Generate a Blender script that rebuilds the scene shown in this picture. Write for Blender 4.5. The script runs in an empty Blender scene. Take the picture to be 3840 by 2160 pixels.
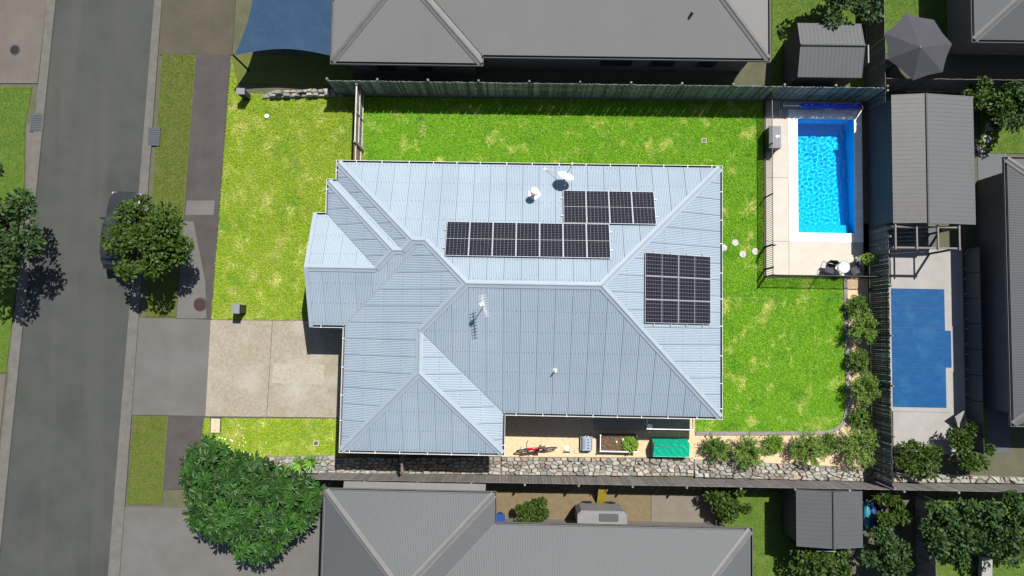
import bpy, math, random
import numpy as np
from mathutils import Vector, Matrix
random.seed(7); rng = np.random.default_rng(7)
scene = bpy.context.scene
C = scene.collection

# ---------------------------------------------------------------- camera
FPX, CAMH = 2560.0, 34.917
def rot3(pitch, roll, yaw):
    cp, sp = math.cos(pitch), math.sin(pitch); cr, sr = math.cos(roll), math.sin(roll); cy, sy = math.cos(yaw), math.sin(yaw)
    rx = np.array([[1,0,0],[0,cp,-sp],[0,sp,cp]]); ry = np.array([[cr,0,sr],[0,1,0],[-sr,0,cr]]); rz = np.array([[cy,-sy,0],[sy,cy,0],[0,0,1]])
    return rz @ ry @ rx
RC = rot3(.060, .012, .018)
cam = bpy.data.cameras.new('camera'); cam.sensor_width = 36; cam.lens = 24; cam.clip_end = 3000
camo = bpy.data.objects.new('camera', cam); C.objects.link(camo)
camo.matrix_world = Matrix.Translation((0,0,CAMH)) @ Matrix(RC.tolist()).to_4x4()
scene.camera = camo
def P(px, py, z=0.0):
    """pixel of the 3840x2160 photograph -> point at height z"""
    v = RC @ np.array([(px-1920)/FPX, -(py-1080)/FPX, -1.0]); s = (z-CAMH)/v[2]
    return np.array([v[0]*s, v[1]*s, z])
def XY(px, py, z=0.0):
    p = P(px, py, z); return (float(p[0]), float(p[1]))

# ---------------------------------------------------------------- world, sun, exposure
SUNV = Vector((.33, .51, 1.0)).normalized()
world = bpy.data.worlds.new('World'); scene.world = world; world.use_nodes = True
wn = world.node_tree.nodes; bg = wn['Background']
sky = wn.new('ShaderNodeTexSky'); sky.sky_type = 'NISHITA'; sky.sun_disc = False
sky.sun_elevation = math.asin(SUNV.z); sky.sun_rotation = math.atan2(SUNV.x, SUNV.y)
world.node_tree.links.new(sky.outputs[0], bg.inputs[0]); bg.inputs[1].default_value = 0.06
sl = bpy.data.lights.new('sun', 'SUN'); sl.energy = 5.0; sl.angle = math.radians(.5); sl.color = (1, .965, .90)
so = bpy.data.objects.new('sun', sl); C.objects.link(so); so.location = (20, 30, 60)
so.rotation_euler = SUNV.to_track_quat('Z', 'Y').to_euler()
scene.view_settings.view_transform = 'Standard'; scene.view_settings.look = 'None'
scene.view_settings.exposure = 0.9; scene.view_settings.gamma = 1.0
scene.view_settings.use_curve_mapping = False
try: sl.cycles.is_caustics_light = True
except Exception: pass

# ---------------------------------------------------------------- materials
MATS = {}
def mat(name, c1, c2=None, scale=3.0, rough=.7, bump=0.0, bscale=None, rnd=0.0, metal=0.0, spec=.3, c3=None, s3=.4, t3=.55, detail=5.0, attr=False, trans=0.0, c4=None, s4=.3, t4=.5, w4=.25, st4=None, w3=.16):
    """principled material: two colours mixed by noise in world space, a third by a larger noise, random value per object"""
    if name in MATS: return MATS[name]
    m = bpy.data.materials.new(name); m.use_nodes = True; nt = m.node_tree; N = nt.nodes; L = nt.links
    b = N['Principled BSDF']; b.inputs['Roughness'].default_value = rough; b.inputs['Metallic'].default_value = metal
    b.inputs['Specular IOR Level'].default_value = spec
    geo = N.new('ShaderNodeNewGeometry'); pos = geo.outputs['Position']
    def noise(sc, dt, stretch=None):
        n = N.new('ShaderNodeTexNoise'); n.inputs['Scale'].default_value = sc; n.inputs['Detail'].default_value = dt
        n.inputs['Roughness'].default_value = .6; 
        if stretch is None: L.new(pos, n.inputs['Vector'])
        else:
            vm = N.new('ShaderNodeVectorMath'); vm.operation = 'MULTIPLY'; vm.inputs[1].default_value = stretch; L.new(pos, vm.inputs[0]); L.new(vm.outputs[0], n.inputs['Vector'])
        return n.outputs['Fac']
    def ramp(f, lo, hi):
        r = N.new('ShaderNodeMapRange'); r.inputs[1].default_value = lo; r.inputs[2].default_value = hi; L.new(f, r.inputs[0]); return r.outputs[0]
    def mix(f, a, bb, blend='MIX'):
        x = N.new('ShaderNodeMix'); x.data_type = 'RGBA'; x.blend_type = blend
        if f is None: x.inputs[0].default_value = 1.0
        else: L.new(f, x.inputs[0])
        for i, v in ((6, a), (7, bb)):
            if isinstance(v, tuple): x.inputs[i].default_value = (*v, 1)
            else: L.new(v, x.inputs[i])
        return x.outputs[2]
    col = None
    if c2 is None: c2 = tuple(v*.86 for v in c1)
    fac = ramp(noise(scale, detail), .33, .67)
    if attr:
        a = N.new('ShaderNodeAttribute'); a.attribute_name = 'rnd'
        ad = N.new('ShaderNodeMath'); ad.operation = 'ADD'; L.new(fac, ad.inputs[0]); L.new(a.outputs['Fac'], ad.inputs[1])
        mu = N.new('ShaderNodeMath'); mu.operation = 'MULTIPLY'; mu.inputs[1].default_value = .5; L.new(ad.outputs[0], mu.inputs[0]); fac = mu.outputs[0]
    col = mix(fac, c1, c2)
    if c3 is not None: col = mix(ramp(noise(s3, 4.0), t3, t3+w3), col, c3)
    if c4 is not None: col = mix(ramp(noise(s4, 5.0, st4), t4, t4+w4), col, c4)
    if rnd > 0:
        oi = N.new('ShaderNodeObjectInfo'); r = N.new('ShaderNodeMapRange'); r.inputs[3].default_value = 1-rnd; r.inputs[4].default_value = 1+rnd
        L.new(oi.outputs['Random'], r.inputs[0]); col = mix(None, col, r.outputs[0], 'MULTIPLY')
    L.new(col, b.inputs['Base Color'])
    if bump > 0:
        bp = N.new('ShaderNodeBump'); bp.inputs['Strength'].default_value = 1.0; bp.inputs['Distance'].default_value = bump
        L.new(noise(bscale or scale*4, 4.0), bp.inputs['Height']); L.new(bp.outputs[0], b.inputs['Normal'])
    if trans > 0:   # thin leaves let light through
        tr = N.new('ShaderNodeBsdfTranslucent'); L.new(col, tr.inputs[0]); ms = N.new('ShaderNodeMixShader'); ms.inputs[0].default_value = trans
        L.new(b.outputs[0], ms.inputs[1]); L.new(tr.outputs[0], ms.inputs[2]); L.new(ms.outputs[0], N['Material Output'].inputs[0])
    MATS[name] = m; return m

m_earth = mat('earth', (.075,.07,.045), (.05,.055,.03), 1.2, .95)
m_lawn_front = mat('lawn_front', (.130,.285,.004), (.365,.440,.012), 8, .8, attr=True, c3=(.64,.56,.21), s3=1.0, t3=.52, w3=.34, trans=.25, c4=(.095,.265,.004), s4=.7, t4=.52, w4=.24, detail=10)
m_lawn_back = mat('lawn_back', (.062,.262,.003), (.275,.462,.011), 8, .8, attr=True, c3=(.60,.55,.16), s3=1.0, t3=.53, w3=.34, trans=.25, c4=(.055,.225,.004), s4=.8, t4=.53, w4=.22, detail=10)
m_turf_front = mat('turf_front', (0.0720,0.1360,0.0096), (0.1920,0.2080,0.0480), 9, .95, c3=(0.6720,0.5760,0.2560), s3=1.1, t3=.55, w3=.34, detail=8)
m_turf_back = mat('turf_back', (.035,.130,.006), (.125,.22,.022), 9, .95, c3=(.58,.50,.18), s3=1.0, t3=.54, w3=.34, detail=8)
m_verge = mat('verge_grass', (.050,.090,.005), (.085,.105,.012), 2.5, .9, attr=True, c3=(.105,.10,.045), s3=.9, t3=.55)
m_verge_turf = mat('verge_turf', (.055,.08,.008), (.08,.085,.02), 2.5, .95)
m_yard = mat('yard_grass', (0.0425,0.1062,0.0068), (0.0850,0.1318,0.0119), 2.0, .9, attr=True)
m_yard_turf = mat('yard_turf', (0.0425,0.0850,0.0085), (0.0723,0.1105,0.0153), 2.0, .95)
m_asphalt = mat('asphalt', (0.0340,0.0374,0.0347), (0.0422,0.0442,0.0408), .8, .9, .004, 60, c3=(0.0286,0.0313,0.0292), s3=.25, t3=.5, c4=(0.0476,0.0476,0.0449), s4=.9, t4=.50, w4=.2, st4=(0.6800,0.0408,0.6800))
m_kerb = mat('kerb_concrete', (0.0952,0.0898,0.0816), (0.0748,0.0694,0.0626), 3, .9, .002, 40)
m_path = mat('footpath', (0.0504,0.0446,0.0426), (0.0388,0.0336,0.0323), 1.0, .9, .002, 40, c3=(0.0646,0.0607,0.0588), s3=.3, t3=.6)
m_cross = mat('crossover_concrete', (0.0936,0.0905,0.0861), (0.0786,0.0749,0.0699), .7, .9, .002, 40, rnd=.05)
m_tan = mat('tan_driveway', (0.0936,0.0819,0.0737), (0.0772,0.0655,0.0573), .7, .9, .002, 40)
m_brownpave = mat('brown_paving', (.045,.04,.028), (.06,.052,.036), .8, .9)
m_drive = mat('driveway_concrete', (0.2306,0.2065,0.1655), (0.1674,0.1442,0.1070), 8, .9, .004, 45, c3=(0.1814,0.1535,0.1116), s3=.5, t3=.50, w3=.3, rnd=.02, detail=12, c4=(0.2651,0.2492,0.2185), s4=.42, t4=.48, w4=.25)
m_deck = mat('pool_deck', (.355,.330,.290), (.325,.300,.258), 1.6, .8, .001, 60, rnd=.03, detail=9)
m_coping = mat('coping_tile', (.76,.73,.69), (.68,.65,.61), 4, .6, .001, 50, rnd=.06)
m_patio = mat('patio_concrete', (.26,.22,.18), (.21,.18,.145), 1.5, .9)
m_gravel = mat('gravel_bed', (0.4760,0.3665,0.2380), (0.3618,0.2666,0.1571), 9, .95, .01, 30, detail=8)
m_pebble = mat('pebbles', (.68,.55,.41), (.47,.36,.24), 14, .9, attr=True)
m_roof = mat('roof_steel', (.218,.264,.312), (.202,.247,.296), 1.6, .45, spec=.4, rnd=.03, c4=(.232,.276,.322), s4=.35, t4=.45, w4=.3, detail=8)
m_under = mat('roof_underlay', (.05,.055,.06), rough=.9)
m_cap = mat('ridge_flashing', (0.2232,0.2612,0.2992), (0.2042,0.2422,0.2802), 2.5, .42, spec=.4)
m_gutter = mat('gutter_white', (.55,.55,.54), (.48,.48,.47), 2, .45)
m_gutdark = mat('gutter_grime', (.05,.05,.045), (.03,.03,.03), 6, .9)
m_brick = mat('wall_render', (.30,.25,.20), (.26,.215,.17), 3, .9)
m_soffit = mat('soffit', (.5,.5,.48), rough=.8)
m_glass = mat('window_glass', (.02,.025,.03), rough=.08, spec=.6)
m_white = mat('white_paint', (.75,.75,.73), (.66,.66,.64), 5, .5)
m_alu = mat('aluminium', (.42,.43,.45), (.36,.37,.39), 5, .4, metal=.5)
m_dark = mat('dark_metal', (.022,.021,.024), (.03,.028,.03), 5, .45)
m_black = mat('black_plastic', (.015,.015,.017), rough=.5)
m_pal = mat('weathered_paling', (.215,.245,.22), (.10,.125,.115), 5, .95, .003, 25, rnd=.5, detail=8)
m_pal_shade = mat('shade_toned_paling', (.10,.115,.115), (.05,.06,.062), 5, .95, .003, 25, rnd=.5, detail=8)  # darker copy of the paling colour with the east fence's shade painted in
m_pal2 = mat('grey_timber', (.17,.16,.145), (.11,.10,.09), 6, .95, .003, 25, rnd=.30)
m_palred = mat('red_timber', (.24,.15,.10), (.16,.10,.065), 6, .95, .003, 25, rnd=.2)
m_sfence = mat('south_fence_timber', (.150,.140,.132), (.11,.10,.095), 3, .95, rnd=.2)
m_stone = mat('boulder', (0.2344,0.2281,0.2028), (0.1584,0.1552,0.1394), 8, .9, .03, 10, rnd=.36, c3=(0.2344,0.1901,0.1267), s3=2.4, t3=.56, detail=10)
m_stone2 = mat('boulder_warm', (0.2341,0.1848,0.1478), (0.1848,0.1478,0.1170), 8, .9, .03, 10, rnd=.36, c3=(0.1910,0.2033,0.1848), s3=2.6, t3=.55, detail=10)
m_rubble = mat('rubble', (.15,.13,.105), (.07,.06,.048), 14, .95, .02, 14, detail=8)
m_paver = mat('pale_paver', (.40,.385,.39), (.34,.325,.33), 6, .9)
m_edge = mat('edging_concrete', (.175,.162,.158), (.125,.115,.112), 3, .9, .002, 40, rnd=.08)
m_soil = mat('soil', (.12,.075,.045), (.05,.032,.02), 9, .95, .02, 14, detail=8)
m_leafA = mat('leaf_bright', (.090,.190,.014), (.16,.26,.03), 5, .55, attr=True, trans=.3)
m_leafB = mat('leaf_dark', (0.0495,0.1155,0.0154), (0.1045,0.1815,0.0242), 5, .55, attr=True, trans=.25)
m_leafC = mat('leaf_olive', (.075,.155,.018), (.20,.29,.055), 5, .55, attr=True, trans=.3)
m_leafT = mat('leaf_street', (0.0242,0.0542,0.0038), (0.0446,0.0796,0.0064), 3, .6, attr=True, trans=.25)
m_leafD = mat('leaf_deep', (.016,.042,.008), (.03,.065,.012), 3, .6, attr=True, trans=.2)
m_leafF = mat('leaf_frangipani', (0.0096,0.0387,0.0040), (0.0226,0.0660,0.0065), 3, .5, rnd=.45, spec=.25, trans=.15)
m_leafG = mat('leaf_agave', (.10,.22,.03), (.16,.30,.05), 3, .5, trans=.2)
m_petal = mat('petal', (.80,.76,.62), rough=.6)
m_bark = mat('bark', (.10,.08,.06), (.06,.048,.036), 8, .95, .01, 20)
m_red = mat('red_paint', (.55,.012,.02), (.48,.01,.016), 4, .3, spec=.5)
m_rubber = mat('rubber', (.018,.018,.018), rough=.8)
m_carrier = mat('carrier_grey', (.20,.235,.30), (.18,.21,.27), 4, .5)
m_green = mat('greenhouse_cover', (.004,.34,.20), (.006,.42,.26), 4, .20, .012, 12, spec=.6, trans=.2)
m_greenp = mat('greenhouse_panel', (.02,.27,.175), (.03,.32,.21), 4, .28, .015, 10, spec=.5, trans=.25)
m_cover = mat('pool_blanket', (.012,.05,.62), (.008,.03,.46), 5, .4, spec=.5)
m_coverlt = mat('pool_cover_blue', (0.0009,0.0495,0.1485), (0.0009,0.0396,0.1215), 1.2, .6, .03, 2.2, spec=.15, c3=(0.0054,0.0630,0.1485), s3=.9, t3=.52)
m_pool = mat('pool_shell', (.006,.48,.84), (.006,.45,.81), 1.5, .5, spec=0.0)
m_sail = mat('sail_cloth', (.0096,.032,.068), (.0144,.0416,.080), .6, .8, .06, 1.3)
m_nroof = mat('neighbour_roof', (0.1244,0.1223,0.1202), (0.1174,0.1153,0.1133), .4, .6)
m_nroofb = mat('neighbour_roof_blue', (0.0625,0.0675,0.0704), (0.0593,0.0638,0.0666), .4, .6)
m_ncap = mat('neighbour_cap', (0.1036,0.1025,0.1008), rough=.6)
m_nwall = mat('neighbour_wall', (0.1400,0.1260,0.1190), (0.1190,0.1050,0.0980), 2, .9)
m_shed = mat('shed_roof', (0.0531,0.0554,0.0585), (0.0492,0.0515,0.0545), .8, .55)
m_shedlt = mat('shed_roof_pale', (0.0596,0.0596,0.0584), rough=.55)
m_sheddk = mat('shed_wall', (.05,.052,.055), rough=.7)
m_canvas = mat('canopy_grey', (0.0364,0.0364,0.0442), (0.0312,0.0312,0.0385), 1, .8)
m_sand = mat('sandy_gravel', (0.1237,0.0938,0.0525), (0.0975,0.0735,0.0420), 4, .95)
m_pave2 = mat('beige_paving', (0.1237,0.1072,0.0885), (0.1072,0.0938,0.0772), 1.5, .9)
m_concdk = mat('neighbour_concrete', (0.2305,0.2218,0.2118), (0.1994,0.1894,0.1819), 1.2, .9)
m_car = mat('car_paint', (.020,.021,.023), rough=.28, spec=.5)
m_blueplastic = mat('blue_plastic', (.006,.035,.15), rough=.5)
m_teal = mat('teal_plastic', (.02,.16,.20), rough=.4)
m_yellow = mat('yellow_plastic', (.30,.22,.02), rough=.5)
m_darkred = mat('dark_red', (.030,.012,.012), rough=.7)
m_lime = mat('lime', (.55,.62,.02), rough=.6)
m_cyan = mat('pale_cyan', (.35,.60,.68), rough=.6)
m_lid = mat('concrete_lid', (.42,.33,.25), (.37,.29,.22), 5, .9)
m_grate = mat('grate_metal', (.13,.11,.12), rough=.6, metal=.3)
m_pit = mat('gully_grate', (.052,.060,.068), rough=.6)
m_box = mat('equipment_box', (.15,.15,.17), (.13,.13,.15), 3, .6)
m_tableglass = mat('table_glass', (.42,.46,.46), (.36,.40,.41), 9, .08, spec=.6)
m_fabric = mat('sling_fabric', (.035,.030,.042), (.045,.04,.052), 9, .85)

def solar_mat(name, pitch_u, pitch_v, mid):
    m = bpy.data.materials.new(name); m.use_nodes = True; nt = m.node_tree; N = nt.nodes; L = nt.links; b = N['Principled BSDF']
    tc = N.new('ShaderNodeTexCoord'); sp = N.new('ShaderNodeSeparateXYZ'); L.new(tc.outputs['Object'], sp.inputs[0])
    def mth(op, a, bb=None):
        x = N.new('ShaderNodeMath'); x.operation = op
        for i, v in enumerate((a, bb)):
            if v is None: continue
            if isinstance(v, (int, float)): x.inputs[i].default_value = v
            else: L.new(v, x.inputs[i])
        return x.outputs[0]
    def line(o, p, w): return mth('GREATER_THAN', mth('ABSOLUTE', mth('SUBTRACT', mth('FRACT', mth('ADD', mth('DIVIDE', o, p), .5)), .5)), .0) if False else mth('LESS_THAN', mth('ABSOLUTE', mth('SUBTRACT', mth('FRACT', mth('ADD', mth('DIVIDE', o, p), .5)), .5)), w/p/2)
    g = mth('MAXIMUM', mth('MAXIMUM', line(sp.outputs[0], pitch_u, .006), line(sp.outputs[1], pitch_v, .004)), mth('LESS_THAN', mth('ABSOLUTE', mth('SUBTRACT', sp.outputs[1], mid)), .012))
    x = N.new('ShaderNodeMix'); x.data_type = 'RGBA'; L.new(g, x.inputs[0]); x.inputs[6].default_value = (.003,.0035,.008,1); x.inputs[7].default_value = (.22,.215,.22,1)
    L.new(x.outputs[2], b.inputs['Base Color']); b.inputs['Roughness'].default_value = .12; b.inputs['Specular IOR Level'].default_value = .35
    return m
m_cells = solar_mat('solar_cells', 1.0/6, 1.72/20, .86)

# ---------------------------------------------------------------- mesh helpers
class MB:
    def __init__(s): s.v = []; s.f = []
    def add(s, vs, fs):
        o = len(s.v); s.v += [tuple(map(float, v)) for v in vs]; s.f += [tuple(i+o for i in f) for f in fs]; return s
    def box(s, c, d, rz=0.0, m=None):
        x, y, z = d[0]/2, d[1]/2, d[2]/2; ca, sa = math.cos(rz), math.sin(rz); vs = []
        for k in (-z, z):
            for i, j in ((-x,-y),(x,-y),(x,y),(-x,y)):
                q = Vector((i, j, k)); q = (m @ q) if m is not None else Vector((i*ca-j*sa, i*sa+j*ca, k))
                vs.append((q.x+c[0], q.y+c[1], q.z+c[2]))
        return s.add(vs, [(3,2,1,0),(4,5,6,7),(0,1,5,4),(1,2,6,5),(2,3,7,6),(3,0,4,7)])
    def prism(s, poly, z0, z1):
        n = len(poly); vs = [(p[0], p[1], z0) for p in poly]+[(p[0], p[1], z1) for p in poly]
        fs = [tuple(range(n-1,-1,-1)), tuple(range(n, 2*n))]+[(i, (i+1)%n, n+(i+1)%n, n+i) for i in range(n)]
        a = sum(poly[i][0]*poly[(i+1)%n][1]-poly[(i+1)%n][0]*poly[i][1] for i in range(n))
        if a < 0: fs = [tuple(reversed(f)) for f in fs]
        return s.add(vs, fs)
    def tube(s, pts, r, n=8, cap=True):
        pts = [Vector(p) for p in pts]; rs = r if isinstance(r, (list, tuple)) else [r]*len(pts); vs = []; fs = []
        prev = None
        for k, p in enumerate(pts):
            t = (pts[min(k+1, len(pts)-1)]-pts[max(k-1, 0)]).normalized()
            if prev is None: u = t.orthogonal().normalized()
            else: u = (prev-t*prev.dot(t)); u = u.normalized() if u.length > 1e-6 else t.orthogonal().normalized()
            prev = u; w = t.cross(u)
            for i in range(n):
                a = 2*math.pi*i/n; q = p+(u*math.cos(a)+w*math.sin(a))*rs[k]; vs.append(q[:])
        for k in range(len(pts)-1):
            for i in range(n): fs.append((k*n+i, k*n+(i+1)%n, (k+1)*n+(i+1)%n, (k+1)*n+i))
        if cap: fs += [tuple(range(n-1,-1,-1)), tuple((len(pts)-1)*n+i for i in range(n))]
        return s.add(vs, fs)
    def lathe(s, c, prof, n=20, m=None):
        vs = []; fs = []
        for r, z in prof:
            for i in range(n):
                a = 2*math.pi*i/n; q = Vector((r*math.cos(a), r*math.sin(a), z))
                if m is not None: q = m @ q
                vs.append((q.x+c[0], q.y+c[1], q.z+c[2]))
        for k in range(len(prof)-1):
            for i in range(n): fs.append((k*n+i, k*n+(i+1)%n, (k+1)*n+(i+1)%n, (k+1)*n+i))
        fs += [tuple(range(n-1,-1,-1)), tuple((len(prof)-1)*n+i for i in range(n))]
        return s.add(vs, fs)
    def quad(s, a, b, c, d): return s.add([a, b, c, d], [(0,1,2,3)])
    def build(s, name, m, parent=None, smooth=False, loc=None, world=True):
        """vertices in world space when world is set: they are shifted by the parent's place"""
        off = Vector((0,0,0)); q = parent
        while q is not None: off += q.location; q = q.parent
        if loc is not None: off += Vector(loc)
        vs = [(v[0]-off.x, v[1]-off.y, v[2]-off.z) for v in s.v] if world else s.v
        me = bpy.data.meshes.new(name); me.from_pydata(vs, [], s.f); me.materials.append(m)
        if smooth: me.polygons.foreach_set('use_smooth', [True]*len(me.polygons))
        me.update(); o = bpy.data.objects.new(name, me); C.objects.link(o)
        if parent is not None: o.parent = parent
        if loc is not None: o.location = loc
        return o
def tag(o, label=None, cat=None, group=None, kind=None):
    if label: o['label'] = label
    if cat: o['category'] = cat
    if group: o['group'] = group
    if kind: o['kind'] = kind
    return o
def thing(name, label, cat, loc, rz=0.0, group=None):
    o = bpy.data.objects.new(name, None); C.objects.link(o); o.location = (float(loc[0]), float(loc[1]), float(loc[2])); o.rotation_euler = (0,0,rz)
    o.empty_display_size = .2
    return tag(o, label, cat, group)
def copy_tree(o, parent=None):
    c = o.copy(); C.objects.link(c); c.parent = parent
    for ch in o.children: copy_tree(ch, c)
    return c
def struct(name, mb, m): return tag(mb.build(name, m), kind='structure')
def slab(name, pix, z0, z1, m, zp=None):
    """ground slab from photograph pixels of its top surface"""
    return struct(name, MB().prism([XY(a, b, z1 if zp is None else zp) for a, b in pix], z0, z1), m)
def fast_mesh(name, verts, nper, m, parent=None, rnd=None, smooth=False, off=None):
    """many polygons of nper corners each, verts is (n*nper, 3)"""
    verts = np.asarray(verts, dtype=np.float32)
    if off is not None: verts = verts-np.asarray(off, dtype=np.float32)
    n = len(verts)//nper; me = bpy.data.meshes.new(name)
    me.vertices.add(len(verts)); me.vertices.foreach_set('co', verts.ravel())
    me.loops.add(n*nper); me.loops.foreach_set('vertex_index', np.arange(n*nper, dtype=np.int32))
    me.polygons.add(n); me.polygons.foreach_set('loop_start', np.arange(0, n*nper, nper, dtype=np.int32))
    if rnd is not None:
        at = me.attributes.new('rnd', 'FLOAT', 'POINT'); at.data.foreach_set('value', np.repeat(rnd, nper).astype(np.float32))
    me.materials.append(m); me.update(); me.validate()
    o = bpy.data.objects.new(name, me); C.objects.link(o)
    if parent is not None: o.parent = parent
    return o
def inpoly(x, y, poly):
    r = np.zeros(len(x), bool); n = len(poly)
    for i in range(n):
        x1, y1 = poly[i]; x2, y2 = poly[(i+1)%n]
        c = ((y1 > y) != (y2 > y)) & (x < (x2-x1)*(y-y1)/((y2-y1) or 1e-9)+x1); r ^= c
    return r
def grass(name, poly, m, label, dens=1500, h=.045, z=.03, holes=(), w=.009):
    poly = np.array(poly); lo = poly.min(0); hi = poly.max(0); n = int((hi-lo).prod()*dens)
    x = rng.uniform(lo[0], hi[0], n); y = rng.uniform(lo[1], hi[1], n); k = inpoly(x, y, poly)
    for q in holes: k &= ~inpoly(x, y, q)
    x = x[k]; y = y[k]; n = len(x); a = rng.uniform(0, 2*math.pi, n); hh = h*rng.uniform(.5, 1.4, n); le = h*rng.uniform(.3, 1.6, n); ww = w*rng.uniform(.7, 1.5, n)
    v = np.zeros((n, 3, 3)); ca, sa = np.cos(a), np.sin(a)
    v[:,0] = np.stack([x-sa*ww, y+ca*ww, np.full(n, z-.005)], 1); v[:,1] = np.stack([x+sa*ww, y-ca*ww, np.full(n, z-.005)], 1)
    v[:,2] = np.stack([x+ca*le, y+sa*le, z+hh], 1)
    return tag(fast_mesh(name, v.reshape(-1, 3), 3, m, rnd=rng.uniform(0, 1, n)), label, 'grass', kind='stuff')
def leaves(name, pts, dirs, ln, wd, m, parent=None, off=None):
    """one kite-shaped leaf per point"""
    n = len(pts); d = dirs/np.linalg.norm(dirs, axis=1, keepdims=True); r = rng.normal(size=(n, 3)); r[:,2] *= .35
    s = np.cross(d, np.cross(d, r)+np.array([0,0,.9])*0); s = np.cross(d, np.array([0,0,1.0])+rng.normal(size=(n,3))*.6); s /= np.linalg.norm(s, axis=1, keepdims=True)+1e-9
    L = (ln*rng.uniform(.7, 1.3, n))[:,None]; W = (wd*rng.uniform(.7, 1.3, n))[:,None]
    v = np.stack([pts, pts+d*L*.5+s*W*.5, pts+d*L, pts+d*L*.5-s*W*.5], 1)
    return fast_mesh(name, v.reshape(-1, 3), 4, m, parent, rnd=rng.uniform(0, 1, n), off=off)
def offset_poly(poly, d):
    """inward offset of a counter-clockwise right-angled outline"""
    out = []; n = len(poly)
    for i in range(n):
        a, b, c = poly[i-1], poly[i], poly[(i+1)%n]
        def nrm(p, q):
            l = math.hypot(q[0]-p[0], q[1]-p[1]); return (-(q[1]-p[1])/l, (q[0]-p[0])/l)
        n1 = nrm(a, b); n2 = nrm(b, c); k = 1+n1[0]*n2[0]+n1[1]*n2[1]
        out.append((b[0]+d*(n1[0]+n2[0])/k, b[1]+d*(n1[1]+n2[1])/k))
    return out

# ---------------------------------------------------------------- ground
POOL = (14.11, 17.07, 5.15, 11.15)
NPOOL = (*XY(3345, 1525), *XY(3537, 1085))
g = MB(); X0, X1, Y0, Y1 = POOL; B = 700
for q in ([(-B,-B),(X0,-B),(X0,B),(-B,B)], [(X0,-B),(X1,-B),(X1,Y0),(X0,Y0)], [(X0,Y1),(X1,Y1),(X1,B),(X0,B)], [(X1,-B),(B,-B),(B,B),(X1,B)]):
    g.quad(*[(x, y, 0) for x, y in q])
struct('ground', g, m_earth)
YT, YB = -700, 2900
def lx(x0, y0, x1, y1, y): return x0+(x1-x0)*(y-y0)/(y1-y0)
def edge(x0, y0, x1, y1): return lambda y: lx(x0, y0, x1, y1, y)
rl, rr = edge(208, 0, 26, 1800), edge(578, 0, 404, 2160)
kr = edge(606, 0, 448, 2160); kl = edge(176, 0, -10, 1800)
fl, fr = edge(735, 200, 605, 1900), edge(862, 200, 742, 1900)
def strip(name, a, b, y0, y1, z0, z1, m): return slab(name, [(a(y0), y0), (a(y1), y1), (b(y1), y1), (b(y0), y0)], z0, z1, m)
strip('road', rl, rr, YT, YB, .002, .012, m_asphalt)
strip('kerb_east', rr, kr, YT, YB, .004, .10, m_kerb)
strip('kerb_west', kl, rl, YT, YB, .004, .10, m_kerb)
# verge strips between the kerb and the footpath, crossovers, footpath
strip('verge_south', edge(503,1560,480,1880), fl, 1562, 1890, .003, .04, m_verge_turf)
strip('verge_north', edge(612, 195, 545, 1190), fl, 205, 1188, .003, .04, m_verge_turf)
def vpoly(a, b, y0, y1): return [XY(a(y0), y0), XY(a(y1), y1), XY(b(y1), y1), XY(b(y0), y0)]
grass('verge_grass', vpoly(edge(612,195,545,1190), fl, 205, 1188), m_verge, 'yellowish green grass strip between kerb and footpath beside the street tree', 900, .05, .04)
grass('verge_grass', vpoly(edge(503,1560,480,1880), fl, 1562, 1890), m_verge, 'small tapering grass strip between kerb and footpath south of the driveway', 900, .05, .04)
slab('crossover_slab_main', [(500,1192),(735,1196),(703,1558),(478,1556)], .004, .05, m_cross)
slab('crossover_slab_path', [(652,1196),(790,1198),(770,1560),(628,1558)], .052, .056, m_cross)
strip('footpath', fl, fr, 205, 1196, .004, .05, m_path)
strip('footpath_south', fl, fr, 1560, 1835, .004, .05, m_path)
slab('footpath_patch', [(700,752),(806,752),(801,806),(694,806)], .05, .054, m_cross)
slab('footpath_worn_strip', [(690,830),(725,830),(770,1060),(774,1194),(662,1194)], .05, .055, m_cross)
slab('neighbour_driveway_north', [(608,YT),(930,YT),(870,205),(600,205)], .004, .05, m_brownpave)
slab('neighbour_driveway_south', [(450,1900),(740,1905),(1215,1880),(1215,2900),(380,2900)], .004, .05, m_cross)
slab('west_driveway', [(-700,0),(176,0),(140,312),(-700,312)], .004, .05, m_tan)
slab('west_driveway_south', [(-700,1400),(22,1405),(-60,2200),(-700,2200)], .004, .05, m_tan)
westlawn = [XY(-700,328), XY(122,328), XY(95,470), XY(92,700), XY(60,1100), XY(24,1395), XY(-700,1395)]
struct('west_lawn', MB().prism(westlawn, .003, .04), m_yard_turf)
grass('west_grass', [XY(-150,328), XY(122,328), XY(95,470), XY(92,700), XY(60,1100), XY(24,1395), XY(-150,1395)], m_yard, 'deep green lawn across the street at the left edge', 700, .05, .04)
slab('west_path', [(100,470),(150,430),(128,700),(60,1390),(26,1395),(66,1080),(96,720)], .003, .046, m_tan)

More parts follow.
